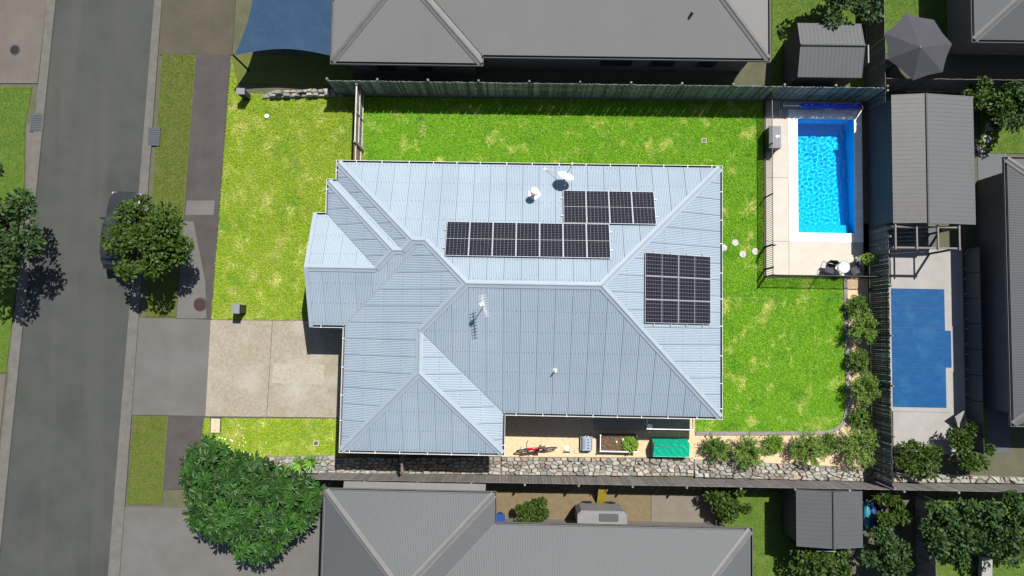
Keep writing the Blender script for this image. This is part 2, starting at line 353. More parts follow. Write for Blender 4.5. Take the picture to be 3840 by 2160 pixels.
# ---------------------------------------------------------------- the lot: turf, gravel, driveway, deck
W1,W2,PX,W3,GX,EX,NY,N2Y,N3Y,S1Y,SY,SGY = -8.94,-9.38,-9.895,-8.361,-.628,9.473,7.916,7.002,5.376,-.096,-4.035,-5.91
TAN, ZE = .413, 2.75
OUT = [(W3,SGY),(GX,SGY),(GX,SY),(EX,SY),(EX,NY),(W1,NY),(W1,N2Y),(W2,N2Y),(W2,N3Y),(PX,N3Y),(PX,S1Y),(W3,S1Y)]
WALL = offset_poly(OUT, .62)
front = [XY(805,1198), XY(1300,1200), (W3+.6,1.0), (W3+.6, 8.0), XY(1360,600), XY(1362,380), XY(1290,360), XY(1040,372), XY(900,372), XY(840,312), XY(862,205), XY(735+127,205)]
front = [XY(fr(1198)+2,1198), XY(1330,1200), (W3+.5, 7.0), XY(1366,590), XY(1366,366), XY(900,350), (P(870,225)[0], P(870,225)[1])]
struct('front_lawn', MB().prism(front, .003, .03), m_turf_front)
grass('front_grass', front, m_lawn_front, 'yellow-green front lawn with straw patches beside the footpath', 1050, .062, .03, [WALL], w=.015)
strip_sw = [XY(fr(1566)+2,1568), XY(1300,1570), XY(1300,1712), XY(1010,1718), XY(fr(1760),1760)]
struct('south_front_lawn', MB().prism(strip_sw, .003, .03), m_turf_front)
grass('south_front_grass', strip_sw, m_lawn_front, 'small front lawn strip between driveway and boulder wall', 1050, .062, .03, w=.015)
EDGE_PX = [(3168,1040),(3170,1150),(3173,1300),(3176,1450),(3174,1540),(3163,1582),(3138,1610),(3100,1621),(3040,1623),(2900,1624),(2750,1624),(2607,1624)]
EDGE = [XY(*p) for p in EDGE_PX]
back = [XY(1366,366), (12.36, 12.02), (12.36, 2.84), XY(3160,1036)]+[XY(a-7 if i < 6 else a, b if i < 5 else b-7) for i, (a, b) in enumerate(EDGE_PX)][1:]+[XY(2607,1560), (GX+5, 0), (W3+.5, 7.0), XY(1366,590)]
struct('back_lawn', MB().prism(back, .003, .03), m_turf_back)
grass('back_grass', back, m_lawn_back, 'bright green mown back lawn wrapping round the house to the pool', 1050, .062, .03, [WALL], w=.015)
gravel_side = [(GX-.6, SY+.7), XY(2607,1560), XY(2607,1636), XY(2607,1722), XY(1890,1722), (GX-.6, SGY)]
struct('side_gravel', MB().prism(gravel_side, .003, .02), m_gravel)
bedo = EDGE+[XY(2607,1722), XY(3200,1752), (17.70,-6.7), (17.65, 2.85), XY(3170,1036)]
struct('garden_bed', MB().prism(EDGE+[XY(2606,1730), (17.72, -6.8), (17.66, 2.87), XY(3168,1038)], .003, .024), m_gravel)
def pebbles(name, poly, dens, r, z, m, label, holes=()):
    poly = np.array(poly); lo = poly.min(0); hi = poly.max(0); n = int((hi-lo).prod()*dens)
    x = rng.uniform(lo[0], hi[0], n); y = rng.uniform(lo[1], hi[1], n); k = inpoly(x, y, poly)
    for q in holes: k &= ~inpoly(x, y, q)
    x = x[k]; y = y[k]; n = len(x); R = r*rng.uniform(.5, 1.5, n); a = rng.uniform(0, 6.28, n); T = []
    ang = a[:,None]+np.array([0,1.57,3.14,4.71]); el = rng.uniform(.6, 1, (n, 4)); bx = x[:,None]+np.cos(ang)*R[:,None]*el; by = y[:,None]+np.sin(ang)*R[:,None]*el; top = np.stack([x, y, z+R*.8], 1)
    for i in range(4):
        j = (i+1) % 4; T.append(np.stack([np.stack([bx[:,i], by[:,i], np.full(n, z-.004)], 1), np.stack([bx[:,j], by[:,j], np.full(n, z-.004)], 1), top], 1))
    v = np.concatenate(T, 1).reshape(-1, 3)
    return tag(fast_mesh(name, v, 3, m, rnd=np.repeat(rng.uniform(0, 1, n), 4)), label, 'gravel', kind='stuff')
pebbles('gravel', gravel_side, 420, .022, .02, m_pebble, 'pale tan gravel strip along the south side of the house')
pebbles('gravel', bedo, 420, .022, .024, m_pebble, 'pale tan gravel bed behind the concrete edging')
# driveway in four pours
dj = 1020
def dslab(name, a): slab(name, a, .004, .05, m_drive)
dslab('driveway_slab_west', [(fr(1198)-10,1200),(1021,1202),(999,1563),(fr(1562)-6,1561)])
dslab('driveway_slab_east', [(1023,1202),(1330,1203),(1330,1567),(1001,1563)])
slab('driveway_clean_patch', [(1024,1362),(1216,1366),(1214,1442),(1020,1436)], .05, .0535, mat('clean_concrete', (.268,.243,.200), (.205,.180,.140), 8, .9, .003, 45, detail=12))
slab('patio_slab', [(2228,1550),(2404,1550),(2404,1614),(2228,1613)], .004, .06, m_patio)
slab('patio_slab_east', [(2406,1550),(2588,1550),(2588,1616),(2406,1614)], .004, .06, m_patio)
# pool deck slabs with joints
xa, xb = 12.50, 13.66; yn, ys = 12.02, 2.95; j1 = XY(2956,412)[1]; j2 = XY(2900,667)[1]; j3 = 4.72; G_ = .008
def rect(name, x0, x1, y0, y1, z1, m, z0=.004): return struct(name, MB().prism([(x0,y0),(x1,y0),(x1,y1),(x0,y1)], z0, z1), m)
for i, (x0, x1, y0, y1) in enumerate([(xa,xb,j1,yn),(xa,xb,j2,j1),(xa,xb,j3,j2),(xa,xb,ys,j3),(xb,17.44,ys,j3),(xb,17.44,11.60,yn)]):
    rect('pool_deck_slab', x0+G_, x1-G_, y0+G_, y1-G_, .045, m_deck)
rect('fence_soil_strip', 17.45, 17.72, ys, yn, .03, m_soil)

# ---------------------------------------------------------------- pool
pool = thing('swimming_pool', 'rectangular in-ground swimming pool with bright blue water and pale stone coping', 'pool', (15.6, 8.15, 0))
sh = MB(); D0, D1 = -.80, -1.45; zt = .035
def ring(z, i=0): return [(X0+i,Y0+i,z),(X1-i,Y0+i,z),(X1-i,Y1-i,z),(X0+i,Y1-i,z)]
r0 = ring(zt); r1 = [(X0,Y0,D0),(X1,Y0,D0),(X1,Y1,D1),(X0,Y1,D1)]
sh.add(r0+r1, [(0,4,5,1),(1,5,6,2),(2,6,7,3),(3,7,4,0),(4,7,6,5)])
o = sh.build('pool_shell', m_pool, pool); o.cycles.is_caustics_receiver = True
st = MB().prism([(X0+.003,Y0+.003),(16.78,Y0+.003),(16.78,Y0+.50),(X0+.003,Y0+.50)], D0+.002, -.36).prism([(X0+.003,Y0+.50),(X0+.55,Y0+.50),(X0+.55,Y0+.95),(X0+.003,Y0+.95)], D0+.002, -.60)
o = st.build('pool_step', m_pool, pool); o.cycles.is_caustics_receiver = True
m_water = bpy.data.materials.new('pool_water'); m_water.use_nodes = True; nt = m_water.node_tree
for n_ in list(nt.nodes):
    if n_.type == 'BSDF_PRINCIPLED': nt.nodes.remove(n_)
gl = nt.nodes.new('ShaderNodeBsdfGlass'); gl.inputs['IOR'].default_value = 1.33; gl.inputs['Roughness'].default_value = 0; gl.inputs['Color'].default_value = (.93,.985,1,1)
nt.links.new(gl.outputs[0], nt.nodes['Material Output'].inputs[0])
nx, ny = 170, 340; gx, gy = np.meshgrid(np.linspace(X0, X1, nx), np.linspace(Y0, Y1, ny)); gz = np.zeros_like(gx)
for k in range(60):
    lam = rng.uniform(.10, .34); a = rng.uniform(0, 6.28); gz += (lam**1.7)*.0046*np.sin(2*math.pi/lam*(gx*math.cos(a)+gy*math.sin(a))+rng.uniform(0, 6.28))
wv = np.stack([gx.ravel(), gy.ravel(), (-.10+gz).ravel()], 1); wf = [(j*nx+i, j*nx+i+1, (j+1)*nx+i+1, (j+1)*nx+i) for j in range(ny-1) for i in range(nx-1)]
wm = MB(); wm.v = [tuple(map(float, v)) for v in wv]; wm.f = wf
wat = wm.build('water', m_water, pool, smooth=True); wat.cycles.is_caustics_caster = True
def tiles(x0, x1, y0, y1, along, n):
    for i in range(n):
        if along == 'x': a, b = x0+(x1-x0)*i/n, x0+(x1-x0)*(i+1)/n; q = [(a+.004,y0),(b-.004,y0),(b-.004,y1),(a+.004,y1)]
        else: a, b = y0+(y1-y0)*i/n, y0+(y1-y0)*(i+1)/n; q = [(x0,a+.004),(x1,a+.004),(x1,b-.004),(x0,b-.004)]
        MB().prism(q, .004, .06).build('coping_tile', m_coping, pool)
tiles(13.67, X0+.03, j3, 11.595, 'y', 16); tiles(X1-.03, 17.435, j3, 11.595, 'y', 16)
tiles(X0+.034, X1-.034, Y1-.03, 11.595, 'x', 7); tiles(X0+.034, X1-.034, j3, Y0+.03, 'x', 7)
MB().box((15.72, 11.60, .066), (.62, .34, .01)).build('skimmer_lid', m_coping, pool)

# ---------------------------------------------------------------- corrugated roofs
def make_roof(root, planes, blocks, extra, mroof, mcap, per_sheet, caps, foot, name='roof'):
    """planes: key -> (axis, eave coordinate, sign): height = TAN*sign*(coord-eave). blocks: lists of keys"""
    def hgt(k, x, y):
        ax, e, sg = planes[k]; return TAN*sg*((x if ax == 'x' else y)-e)
    def rz(x, y):
        z = np.full(np.broadcast(x, y).shape, -9.0)
        for bi, bl in enumerate(blocks):
            h = None
            for k in bl:
                q = hgt(k, x, y); h = q if h is None else np.minimum(h, q)
            if bi in extra: h = np.where(extra[bi](x, y), h, -9)
            z = np.maximum(z, h)
        return z
    ro = MB().box((foot[0][0]+1, foot[0][1]+1, ZE-.2), (.01,.01,.01))
    under = MB(); sheets = []; screws = MB()
    for k, (ax, e, sg) in planes.items():
        lo = min(p[1 if ax == 'x' else 0] for p in foot); hi = max(p[1 if ax == 'x' else 0] for p in foot)
        sh_w = .762 if per_sheet else 1e9; step = .0127
        a = np.arange(lo, hi, step); d = np.arange(.0, 9.5, .012)
        A, Dd = np.meshgrid(a, d, indexing='ij'); along = e+sg*Dd
        x, y = (along, A) if ax == 'x' else (A, along)
        act = (np.abs(rz(x, y)-hgt(k, x, y)) < 1e-7) & (Dd >= 0)
        has = act.any(1); d0 = d[act.argmax(1)]; d1 = d[len(d)-1-act[:,::-1].argmax(1)]
        d0 = np.where(d0 < .02, .112, d0+.035); d1 = d1-.03
        has &= d1 > d0+.05
        cs = TAN; nl = math.sqrt(1+TAN*TAN)
        run = []
        def flush(run):
            if len(run) < 3: return
            mb = MB(); vs = []
            for i in run:
                w = (.0125 if per_sheet else .003)*math.cos(2*math.pi*(a[i]-lo)/.0762)+(.007 if per_sheet and i == run[0] else 0)
                for dd in (d0[i], d1[i]):
                    z = ZE+TAN*dd+w; vs.append(((e+sg*dd) if ax == 'x' else a[i], a[i] if ax == 'x' else (e+sg*dd), z))
            n = len(run); fl_ = (ax == 'x') == (sg > 0)
            fs = [((2*i, 2*i+1, 2*i+3, 2*i+2) if fl_ else (2*i+2, 2*i+3, 2*i+1, 2*i)) for i in range(n-1)]
            # kept facing up
            mb.add(vs, fs); sheets.append(mb)
            i0, i1 = run[0], run[-1]
            cc = [i0]+[run[int(t*(len(run)-1))] for t in (.25,.5,.75)]+[i1]
            vs = []
            for i in cc:
                for dd in (d0[i]-.02, d1[i]+.03):
                    vs.append(((e+sg*dd) if ax == 'x' else a[i], a[i] if ax == 'x' else (e+sg*dd), ZE+TAN*dd-.035))
            under.add(vs, [(2*i, 2*i+1, 2*i+3, 2*i+2) for i in range(4)])
        if per_sheet:
            for i in range(0, len(a), 15):
                if not has[i]: continue
                dd = .22
                while dd < d1[i]-.08:
                    if dd > d0[i]+.05:
                        cx_, cy_ = ((e+sg*dd), a[i]) if ax == 'x' else (a[i], e+sg*dd); z = ZE+TAN*dd+.018; q = .013
                        screws.quad((cx_-q, cy_-q, z+(hgt(k, cx_-q, cy_-q)-hgt(k, cx_, cy_))), (cx_+q, cy_-q, z+(hgt(k, cx_+q, cy_-q)-hgt(k, cx_, cy_))), (cx_+q, cy_+q, z+(hgt(k, cx_+q, cy_+q)-hgt(k, cx_, cy_))), (cx_-q, cy_+q, z+(hgt(k, cx_-q, cy_+q)-hgt(k, cx_, cy_))))
                    dd += .92
        sid = -1
        for i in range(len(a)):
            s_ = int((a[i]-lo)/sh_w)
            if not has[i] or s_ != sid:
                flush(run); run = []
            sid = s_
            if has[i] and True: run.append(i)
        flush(run)
    ro = under.build(name, m_under, root)
    if per_sheet: tag(screws.build('roof_screws', m_pit, ro), kind='stuff')
    for mb in sheets: mb.build('roof_sheet' if per_sheet else 'roof_slope', mroof, ro)
    for p, q, k1, k2, up in caps:
        p = Vector((p[0], p[1], ZE+float(rz(np.array([p[0]]), np.array([p[1]]))[0]))); q = Vector((q[0], q[1], ZE+float(rz(np.array([q[0]]), np.array([q[1]]))[0])))
        u = (q-p).normalized(); ds = []; ns = []
        if p.z < ZE+.01: p = p+u*.16
        for k in (k1, k2):
            ax, e, sg = planes[k]; nrm = Vector((-TAN*sg if ax == 'x' else 0, 0 if ax == 'x' else -TAN*sg, 1)).normalized()
            dd = nrm.cross(u).normalized()
            # flange runs away from the ridge on its own plane
            t = (p+q)/2+dd*.1; ok = abs(float(rz(np.array([t.x]), np.array([t.y]))[0])-float(hgt(k, t.x, t.y))) < 1e-4
            if not ok: dd = -dd
            ds.append(dd); ns.append(nrm)
        mb = MB(); w = .17; lift = .024 if up else .0
        prof = [ds[0]*w+ns[0]*lift, ds[0]*.055+ns[0]*(lift+.004), (ns[0]+ns[1]).normalized()*(.06 if up else -.012), ds[1]*.055+ns[1]*(lift+.004), ds[1]*w+ns[1]*lift]
        if not up: prof = [ds[0]*.10-ns[0]*.005, (ns[0]+ns[1]).normalized()*(-.02), ds[1]*.10-ns[1]*.005]
        n = len(prof); vs = [(p+o_)[:] for o_ in prof]+[(q+o_)[:] for o_ in prof]
        mb.add(vs, [(i, i+1, n+i+1, n+i) for i in range(n-1)])
        mb.build('ridge_cap' if up else 'valley_gutter', mcap, ro)
    return ro, rz
def gutters(root, out, skip=(), m=m_gutter, straps=True, z=ZE):
    prof = [(0,-.13),(0,.02),(.016,.02),(.016,-.11),(.140,-.11),(.140,.0)]
    rings = [offset_poly(out, o_) for o_, _ in prof]; n = len(out)
    for i in range(n):
        if i in skip: continue
        j = (i+1) % n; mb = MB(); vs = []
        for (o_, dz), rg in zip(prof, rings): vs += [(rg[i][0], rg[i][1], z+dz), (rg[j][0], rg[j][1], z+dz)]
        mb.add(vs, [(2*k, 2*k+1, 2*k+3, 2*k+2) for k in range(len(prof)-1)])
        gu = mb.build('gutter', m, root)
        if straps:
            mb = MB(); k = 3; vs = []   # grime lying in the trough
            for t in (.020, .136):
                rg = offset_poly(out, t); vs += [(rg[i][0], rg[i][1], z-.104), (rg[j][0], rg[j][1], z-.104)]
            mb.add(vs, [(0,1,3,2)]); mb.build('gutter_silt', m_gutdark, gu)
            p, q = Vector(out[i]), Vector(out[j]); L_ = (q-p).length; u = (q-p).normalized(); nn = Vector((-u.y, u.x)); t = .5
            while t < L_-.3:
                c = p+u*t+nn*.06; MB().box((c.x, c.y, z+.024), (.03, .15, .01), math.atan2(u.y, u.x)).build('gutter_strap', m_gutter, gu); t += 1.25+random.uniform(-.15, .15)

# ---------------------------------------------------------------- the house
house = thing('house', 'single-storey house with pale blue-grey corrugated steel hip roof', 'house', (0, 1, 0))
MB().prism(WALL, 0, ZE-.16).build('wall', m_brick, house)
so_ = MB(); a_, b_ = offset_poly(OUT, .10), WALL; n = len(a_)
so_.add([(p[0], p[1], ZE-.13) for p in a_]+[(p[0], p[1], ZE-.13) for p in b_], [(i, (i+1)%n, n+(i+1)%n, n+i) for i in range(n)]); so_.build('soffit', m_soffit, house)
planes = {'N':('y',NY,-1),'S':('y',SY,1),'E':('x',EX,-1),'W3':('x',W3,1),'Eg':('x',GX,-1),'Sg':('y',SGY,1),'W1':('x',W1,1),'W2':('x',W2,1),'N2':('y',N2Y,-1),'N3':('y',N3Y,-1),'S1':('y',S1Y,1)}
blocks = [['N','S','E','W3'],['W3','Eg','Sg','N'],['N','S1','W1','E'],['N2','S1','W2','E'],['N3','S1','E']]
hw = (GX-W3)/2; hm = (NY-SY)/2; h1 = (NY-S1Y)/2; h2 = (N2Y-S1Y)/2; h3 = (N3Y-S1Y)/2
R3 = (W3+hm, NY-hm); R4 = (EX-hm, NY-hm); RA = (W1+h1, NY-h1); RB = (W3+h1, NY-h1); RC1 = (W2+h2, N2Y-h2); RC2 = (W1+h2, N2Y-h2); RD = (W2+h3, N3Y-h3); RG0 = (W3+hw, SGY+hw); RG1 = (W3+hw, SY+hw)
caps = [((W1,NY),RA,'N','W1',1),(RA,RB,'N','S1',1),(RB,R3,'N','W3',1),(R3,R4,'N','S',1),((EX,NY),R4,'N','E',1),((EX,SY),R4,'S','E',1),(R3,RG1,'W3','S',1),(RG1,RG0,'W3','Eg',1),((W3,SGY),RG0,'W3','Sg',1),((GX,SGY),RG0,'Eg','Sg',1),
  (RA,RC2,'W1','S1',1),(RC2,RC1,'N2','S1',1),((W2,N2Y),RC1,'N2','W2',1),(RC1,RD,'W2','S1',1),(RD,(PX+.02,N3Y-h3),'N3','S1',1),
  ((W1,N2Y),RC2,'W1','N2',0),((W2,N3Y),RD,'W2','N3',0),((W3,S1Y),RB,'W3','S1',0),((GX,SY),RG1,'Eg','S',0)]
roof, roofz = make_roof(house, planes, blocks, {4: lambda x, y: x >= PX+.005}, m_roof, m_cap, True, caps, OUT)
gutters(house, OUT, skip=(9,))
zr = ZE+TAN*h3; ym = (N3Y+S1Y)/2
ba = MB()
for y0, y1 in ((N3Y, ym), (S1Y, ym)):
    ba.add([(PX-.05,y0,ZE-.12),(PX+.06,y0,ZE-.12),(PX+.06,y1,zr-.1),(PX-.05,y1,zr-.1),(PX-.05,y0,ZE+.05),(PX+.14,y0,ZE+.05),(PX+.14,y1,zr+.055),(PX-.05,y1,zr+.055)], [(0,1,2,3),(4,7,6,5),(0,3,7,4),(1,5,6,2),(0,4,5,1),(3,2,6,7)])
ba.build('barge_board', m_cap, house)
MB().add([(PX+.5,N3Y-.6,ZE-.16),(PX+.5,S1Y+.6,ZE-.16),(PX+.5,ym,zr-.3)], [(0,1,2)]).build('gable_wall', m_brick, house)
def wall_item(name, m, x0, y0, x1, y1, z0, z1, t=.05):
    c = ((x0+x1)/2, (y0+y1)/2, (z0+z1)/2); return MB().box(c, (math.hypot(x1-x0, y1-y0), t, z1-z0), math.atan2(y1-y0, x1-x0)).build(name, m, house)
def window(x0, y0, x1, y1, z0, z1):
    f_ = wall_item('window', m_white, x0, y0, x1, y1, z0, z1, .05); u = Vector((x1-x0, y1-y0)).normalized()
    c = ((x0+x1)/2, (y0+y1)/2, (z0+z1)/2); MB().box(c, (math.hypot(x1-x0, y1-y0)-.12, .062, z1-z0-.12), math.atan2(y1-y0, x1-x0)).build('pane', m_glass, f_)
wx = W3+.62; wall_item('garage_door', m_white, wx, -5.0, wx, -1.1, .02, 2.2, .06)
window(-5, NY-.62, -3.2, NY-.62, .9, 2.1); window(1, NY-.62, 2.8, NY-.62, .9, 2.1); window(5, NY-.62, 7.6, NY-.62, .1, 2.15); window(EX-.62, 1, EX-.62, 4, .1, 2.15); window(EX-.62, -3, EX-.62, -1.4, .9, 2.1); window(2, SY+.62, 3.6, SY+.62, 1.0, 2.1); window(-6.2, SGY+.62, -4.8, SGY+.62, 1.0, 2.1)
wall_item('front_door', m_dark, PX+.62, 3.4, PX+.62, 4.4, .02, 2.1, .06)

# ---------------------------------------------------------------- solar panels
def on_plane(px, py, k, lift=.1):
    ax, e, sg = planes[k]; z = 3.5
    for _ in range(30):
        p = P(px, py, z); z = ZE+TAN*sg*(p[0 if ax == 'x' else 1]-e)+lift
    return P(px, py, z)
TH = math.atan(TAN)
def panel(label, origin, rot, group):
    """origin: lower left corner of the panel on its rail, rot: panel axes"""
    r = bpy.data.objects.new('solar_panel', None); C.objects.link(r); r.location = origin; r.rotation_euler = rot.to_euler(); tag(r, label, 'solar panel', group); r.empty_display_size = .2
    if panel.proto is None:
        f_ = MB(); t = .017; w, l = 1.04, 1.76
        for c, d in (((w/2,t/2,0),(w,t,.036)),((w/2,l-t/2,0),(w,t,.036)),((t/2,l/2,0),(t,l-2*t,.036)),((w-t/2,l/2,0),(t,l-2*t,.036))): f_.box(c, d)
        fo = f_.build('frame', m_alu, r, world=False)
        gm = MB().box((.50,.86,0), (1.006,1.726,.024)); go = gm.build('cell_sheet', m_cells, r, world=False); go.location = (.02,.02,.002)
        panel.proto = (fo, go)
    else:
        for o in panel.proto:
            c = o.copy(); C.objects.link(c); c.parent = r
    return r
panel.proto = None
ORD = ['first','second','third','fourth','fifth','sixth','seventh']
RN = Matrix(((1,0,0),(0,math.cos(TH),math.sin(TH)),(0,-math.sin(TH),math.cos(TH))))
a0 = on_plane(1667.7, 958.6, 'N'); pw = 1.053
for i in range(7):
    panel(f'black solar panel, {ORD[i]} from the left in the long lower row on the roof', (a0[0]+pw*i, a0[1], ZE+TAN*(NY-a0[1])+.11), RN, 'solar panels on the north roof slope')
b0y = a0[1]+1.785*math.cos(TH); b0x = a0[0]+3*pw-.02
b0 = on_plane(2114, 842, 'N'); b0x = b0[0]
for i in range(4):
    panel(f'black solar panel, {ORD[i]} from the left in the short upper row on the roof', (b0x+pw*i, b0y, ZE+TAN*(NY-b0y)+.11), RN, 'solar panels on the north roof slope')
# east array: long side down the slope (x), three rows along y
RE = Matrix(((0,-math.cos(TH),-0),(1,0,0),(0,math.sin(TH),0)))
ux = Vector((0,1,0)); uy = Vector((-math.cos(TH),0,math.sin(TH))); uz = ux.cross(uy); RE = Matrix((ux, uy, uz)).transposed()
e0 = on_plane(2663.5, 1216, 'E')
for c_ in range(2):
    for r_ in range(3):
        xx = e0[0]-1.78*math.cos(TH)*c_; yy = e0[1]+pw*r_
        panel(f'black solar panel in the {["bottom","middle","top"][r_]} row, {["right","left"][c_]} column of the east-slope block', (xx, yy, ZE+TAN*(EX-xx)+.11), RE, 'solar panels on the east roof slope')
def rail(p, q, label):
    o = MB().tube([p, q], .022, 6).build('mounting_rail', m_alu); tag(o, label, 'rail', 'solar mounting rails')
for y_, x0_, x1_, nm in ((a0[1]+.38, a0[0], a0[0]+7*pw, 'lower rail under the long row'), (a0[1]+1.25, a0[0], a0[0]+7*pw, 'upper rail under the long row'), (b0y+.38, b0x, b0x+4*pw, 'lower rail under the short row'), (b0y+1.25, b0x, b0x+4*pw, 'upper rail under the short row')):
    z_ = ZE+TAN*(NY-y_)+.062; rail((x0_-.12, y_, z_), (x1_+.10, y_, z_), 'aluminium '+nm+' of solar panels')
for i, dx in enumerate((.4, 1.3, 2.15, 3.05)):
    xx = e0[0]-dx*math.cos(TH); z_ = ZE+TAN*(EX-xx)+.062; rail((xx, e0[1]-.14, z_), (xx, e0[1]+3*pw+.1, z_), f'aluminium rail under the east-slope solar block, {ORD[i]} from the right')

# ---------------------------------------------------------------- things on the roof
def nz(x, y): return ZE+float(roofz(np.array([x]), np.array([y]))[0])
# satellite dish
db = on_plane(2117, 676, 'N', .02); d_ = thing('satellite_dish', 'pale oval satellite dish on a mast near the north gutter', 'satellite dish', db)
top = Vector(db)+Vector((0,0,.62)); MB().tube([db, top], .022).build('mast', m_dark, d_)
f1 = on_plane(2044, 634, 'N', .02); f2 = on_plane(2118, 694, 'N', .02)
for q in (f1, f2): MB().tube([q, Vector(db)+Vector((0,0,.45))], .012, 6).build('strut', m_alu, d_)
for q in (f1, f2): MB().box((q[0], q[1], q[2]+.005), (.12,.09,.02)).build('foot_plate', m_white, d_)
dirv = Vector((.30,.72,.62)).normalized(); cq = dirv.to_track_quat('Z', 'Y').to_matrix()
prof = [(.02,-.055)]+[(r, -.055+.30*r*r) for r in (.12,.22,.31,.37)]+[(.385,.0),(.37,-.006),(.31,-.034),(.22,-.05),(.12,-.062),(.02,-.066)]
sc_ = Matrix.Diagonal((1.0,.92,1)); cen = Vector(P(2120, 625, top.z+.15)); cen = top+Vector((.02,.06,.10))
MB().lathe(cen, prof, 28, cq @ sc_).build('reflector', m_white, d_, smooth=True)
lnb = cen+dirv*.50-(cq @ Vector((0,1,0)))*.0+Vector((.10,.10,-.05)); MB().tube([cen-(cq @ Vector((0,.36,0))), lnb], .014, 6).build('feed_arm', m_dark, d_)
MB().tube([lnb-dirv*.02, lnb+dirv*.09], [.035,.03], 8).build('receiver_head', m_white, d_)
# round vent
vb = on_plane(2003, 729, 'N', .02); v_ = thing('roof_vent', 'white round-topped roof vent with pale flashing skirt', 'roof vent', vb)
sk = MB(); nN = Vector((0,math.sin(TH),math.cos(TH))); qm = nN.to_track_quat('Z', 'Y').to_matrix()
pts = [(random.uniform(.8,1.15)*.27*math.cos(a), random.uniform(.8,1.15)*.30*math.sin(a)) for a in [2*math.pi*i/14 for i in range(14)]]
sk.add([(Vector(vb)+qm @ Vector((x, y, .012)))[:] for x, y in pts]+[(Vector(vb)+qm @ Vector((x*.45, y*.45, .07)))[:] for x, y in pts], [(i, (i+1)%14, 14+(i+1)%14, 14+i) for i in range(14)]+[tuple(range(14, 28))])
sk.build('flashing', m_white, v_)
MB().tube([vb, Vector(vb)+Vector((0,0,.62))], .09, 14).build('pipe', m_alu, v_)
MB().lathe(Vector(vb)+Vector((0,0,.56)), [(.13,0),(.185,.05),(.20,.13),(.185,.21),(.13,.275),(.06,.305),(.02,.31)], 22).build('cowl', mat('cowl_cream', (.78,.68,.56), rough=.5), v_, smooth=True)
# TV antenna
ab = on_plane(1815, 1146, 'S', .02); t_ = thing('tv_antenna', 'silver television antenna on a thin mast on the south roof slope', 'antenna', ab)
at_ = Vector(ab)+Vector((0,0,1.35)); MB().tube([ab, at_], .018).build('mast', m_alu, t_)
ud = Vector((.17,-.62,.0)).normalized(); pd = Vector((-ud.y, ud.x, 0)); bc = at_+Vector((.10,-.05,-.08))
MB().box(bc, (.022,.95,.022), math.atan2(ud.y, ud.x)-math.pi/2).build('boom', m_alu, t_)
for i in range(9):
    c = bc+ud*(-.45+i*.112); MB().box((c.x, c.y, c.z+.02), (.34-.015*i,.018,.018), math.atan2(pd.y, pd.x)).build('element', m_alu, t_)
for dz in (-.17, .17):
    MB().box((bc.x-.05, bc.y, bc.z+dz), (.012,.75,.012), math.atan2(ud.y, ud.x)-math.pi/2).build('reflector_bar', m_alu, t_)
MB().box(at_+Vector((-.03,.02,-.10)), (.16,.12,.12), .4).build('junction_box', m_white, t_)
# vent pipe
pb = on_plane(2081, 1390, 'S', .02); p_ = thing('vent_pipe', 'thin plumbing vent pipe with square white flashing on the south slope', 'vent pipe', pb)
nS = Vector((0,-math.sin(TH),math.cos(TH))); qs = nS.to_track_quat('Z', 'Y').to_matrix()
MB().box(Vector(pb)+nS*.01, (.19,.19,.02), 0, qs).build('flashing', m_white, p_); MB().box(Vector(pb)+nS*.022, (.13,.13,.02), 0, qs).build('rubber_boot', m_black, p_)
MB().tube([pb, Vector(pb)+Vector((0,0,.40))], .035, 12).build('pipe', m_white, p_)

# ---------------------------------------------------------------- timber fences
def paling_fence(name, label, p, q, h, mats, face, pal_w=.10, post=2.4, rails=True, sleeper=False, rail_side=None, jitter=.02):
    """palings hang on the side `face` (+1 = left of p->q)"""
    p = Vector((p[0], p[1], 0)); q = Vector((q[0], q[1], 0)); u = (q-p).normalized(); n_ = Vector((-u.y, u.x, 0))*face; L_ = (q-p).length; rz = math.atan2(u.y, u.x)
    root = thing(name, label, 'fence', p+u*L_/2)
    k = max(1, int(round(L_/post)))
    for i in range(k+1):
        c = p+u*(L_*i/k)-n_*.06; MB().box((c.x, c.y, (h+.06)/2), (.09,.09,h+.06), rz).build('post', mats[1], root)
    for zz in (.35, h*.5, h-.3):
        c = p+u*L_/2-n_*.013; MB().box((c.x-n_.x*.015, c.y-n_.y*.015, zz), (L_,.04,.07), rz).build('rail', mats[1], root)
    n = int(L_/pal_w); pw_ = L_/n; protos = []
    for j in range(3):
        hh = h-.03*j; me = MB().box((0,0,hh/2), (pw_-.008,.016,hh-.04), 0); ob = me.build('paling', mats[0], root, world=False); protos.append(ob)
    for i in range(n):
        if i < 3: o = protos[i]
        else: o = protos[random.randrange(3)].copy(); C.objects.link(o); o.parent = root
        c = p+u*(pw_*(i+.5))+n_*(.012+random.uniform(0,.006)); o.location = (c.x-root.location.x, c.y-root.location.y, .02+random.uniform(-.01,.01)); o.rotation_euler = (0, random.uniform(-jitter,jitter)*.4, rz+random.uniform(-.02,.02))
    if sleeper:
        c = p+u*L_/2+n_*.05; MB().box((c.x, c.y, .07), (L_,.05,.13), rz).build('plinth_board', mats[2], root)
    return root
paling_fence('boundary_fence', 'weathered grey-green timber paling fence along the north boundary', (-9.75, 12.1), (17.72, 12.1), 2.0, (m_pal, m_pal2, m_pal2), -1, sleeper=True)
paling_fence('boundary_fence', 'weathered timber paling fence with painted-in shade along the east boundary behind pool and shrubs', (17.74, 12.0), (17.80, -7.2), 1.85, (m_pal_shade, m_pal2, m_pal2), -1)
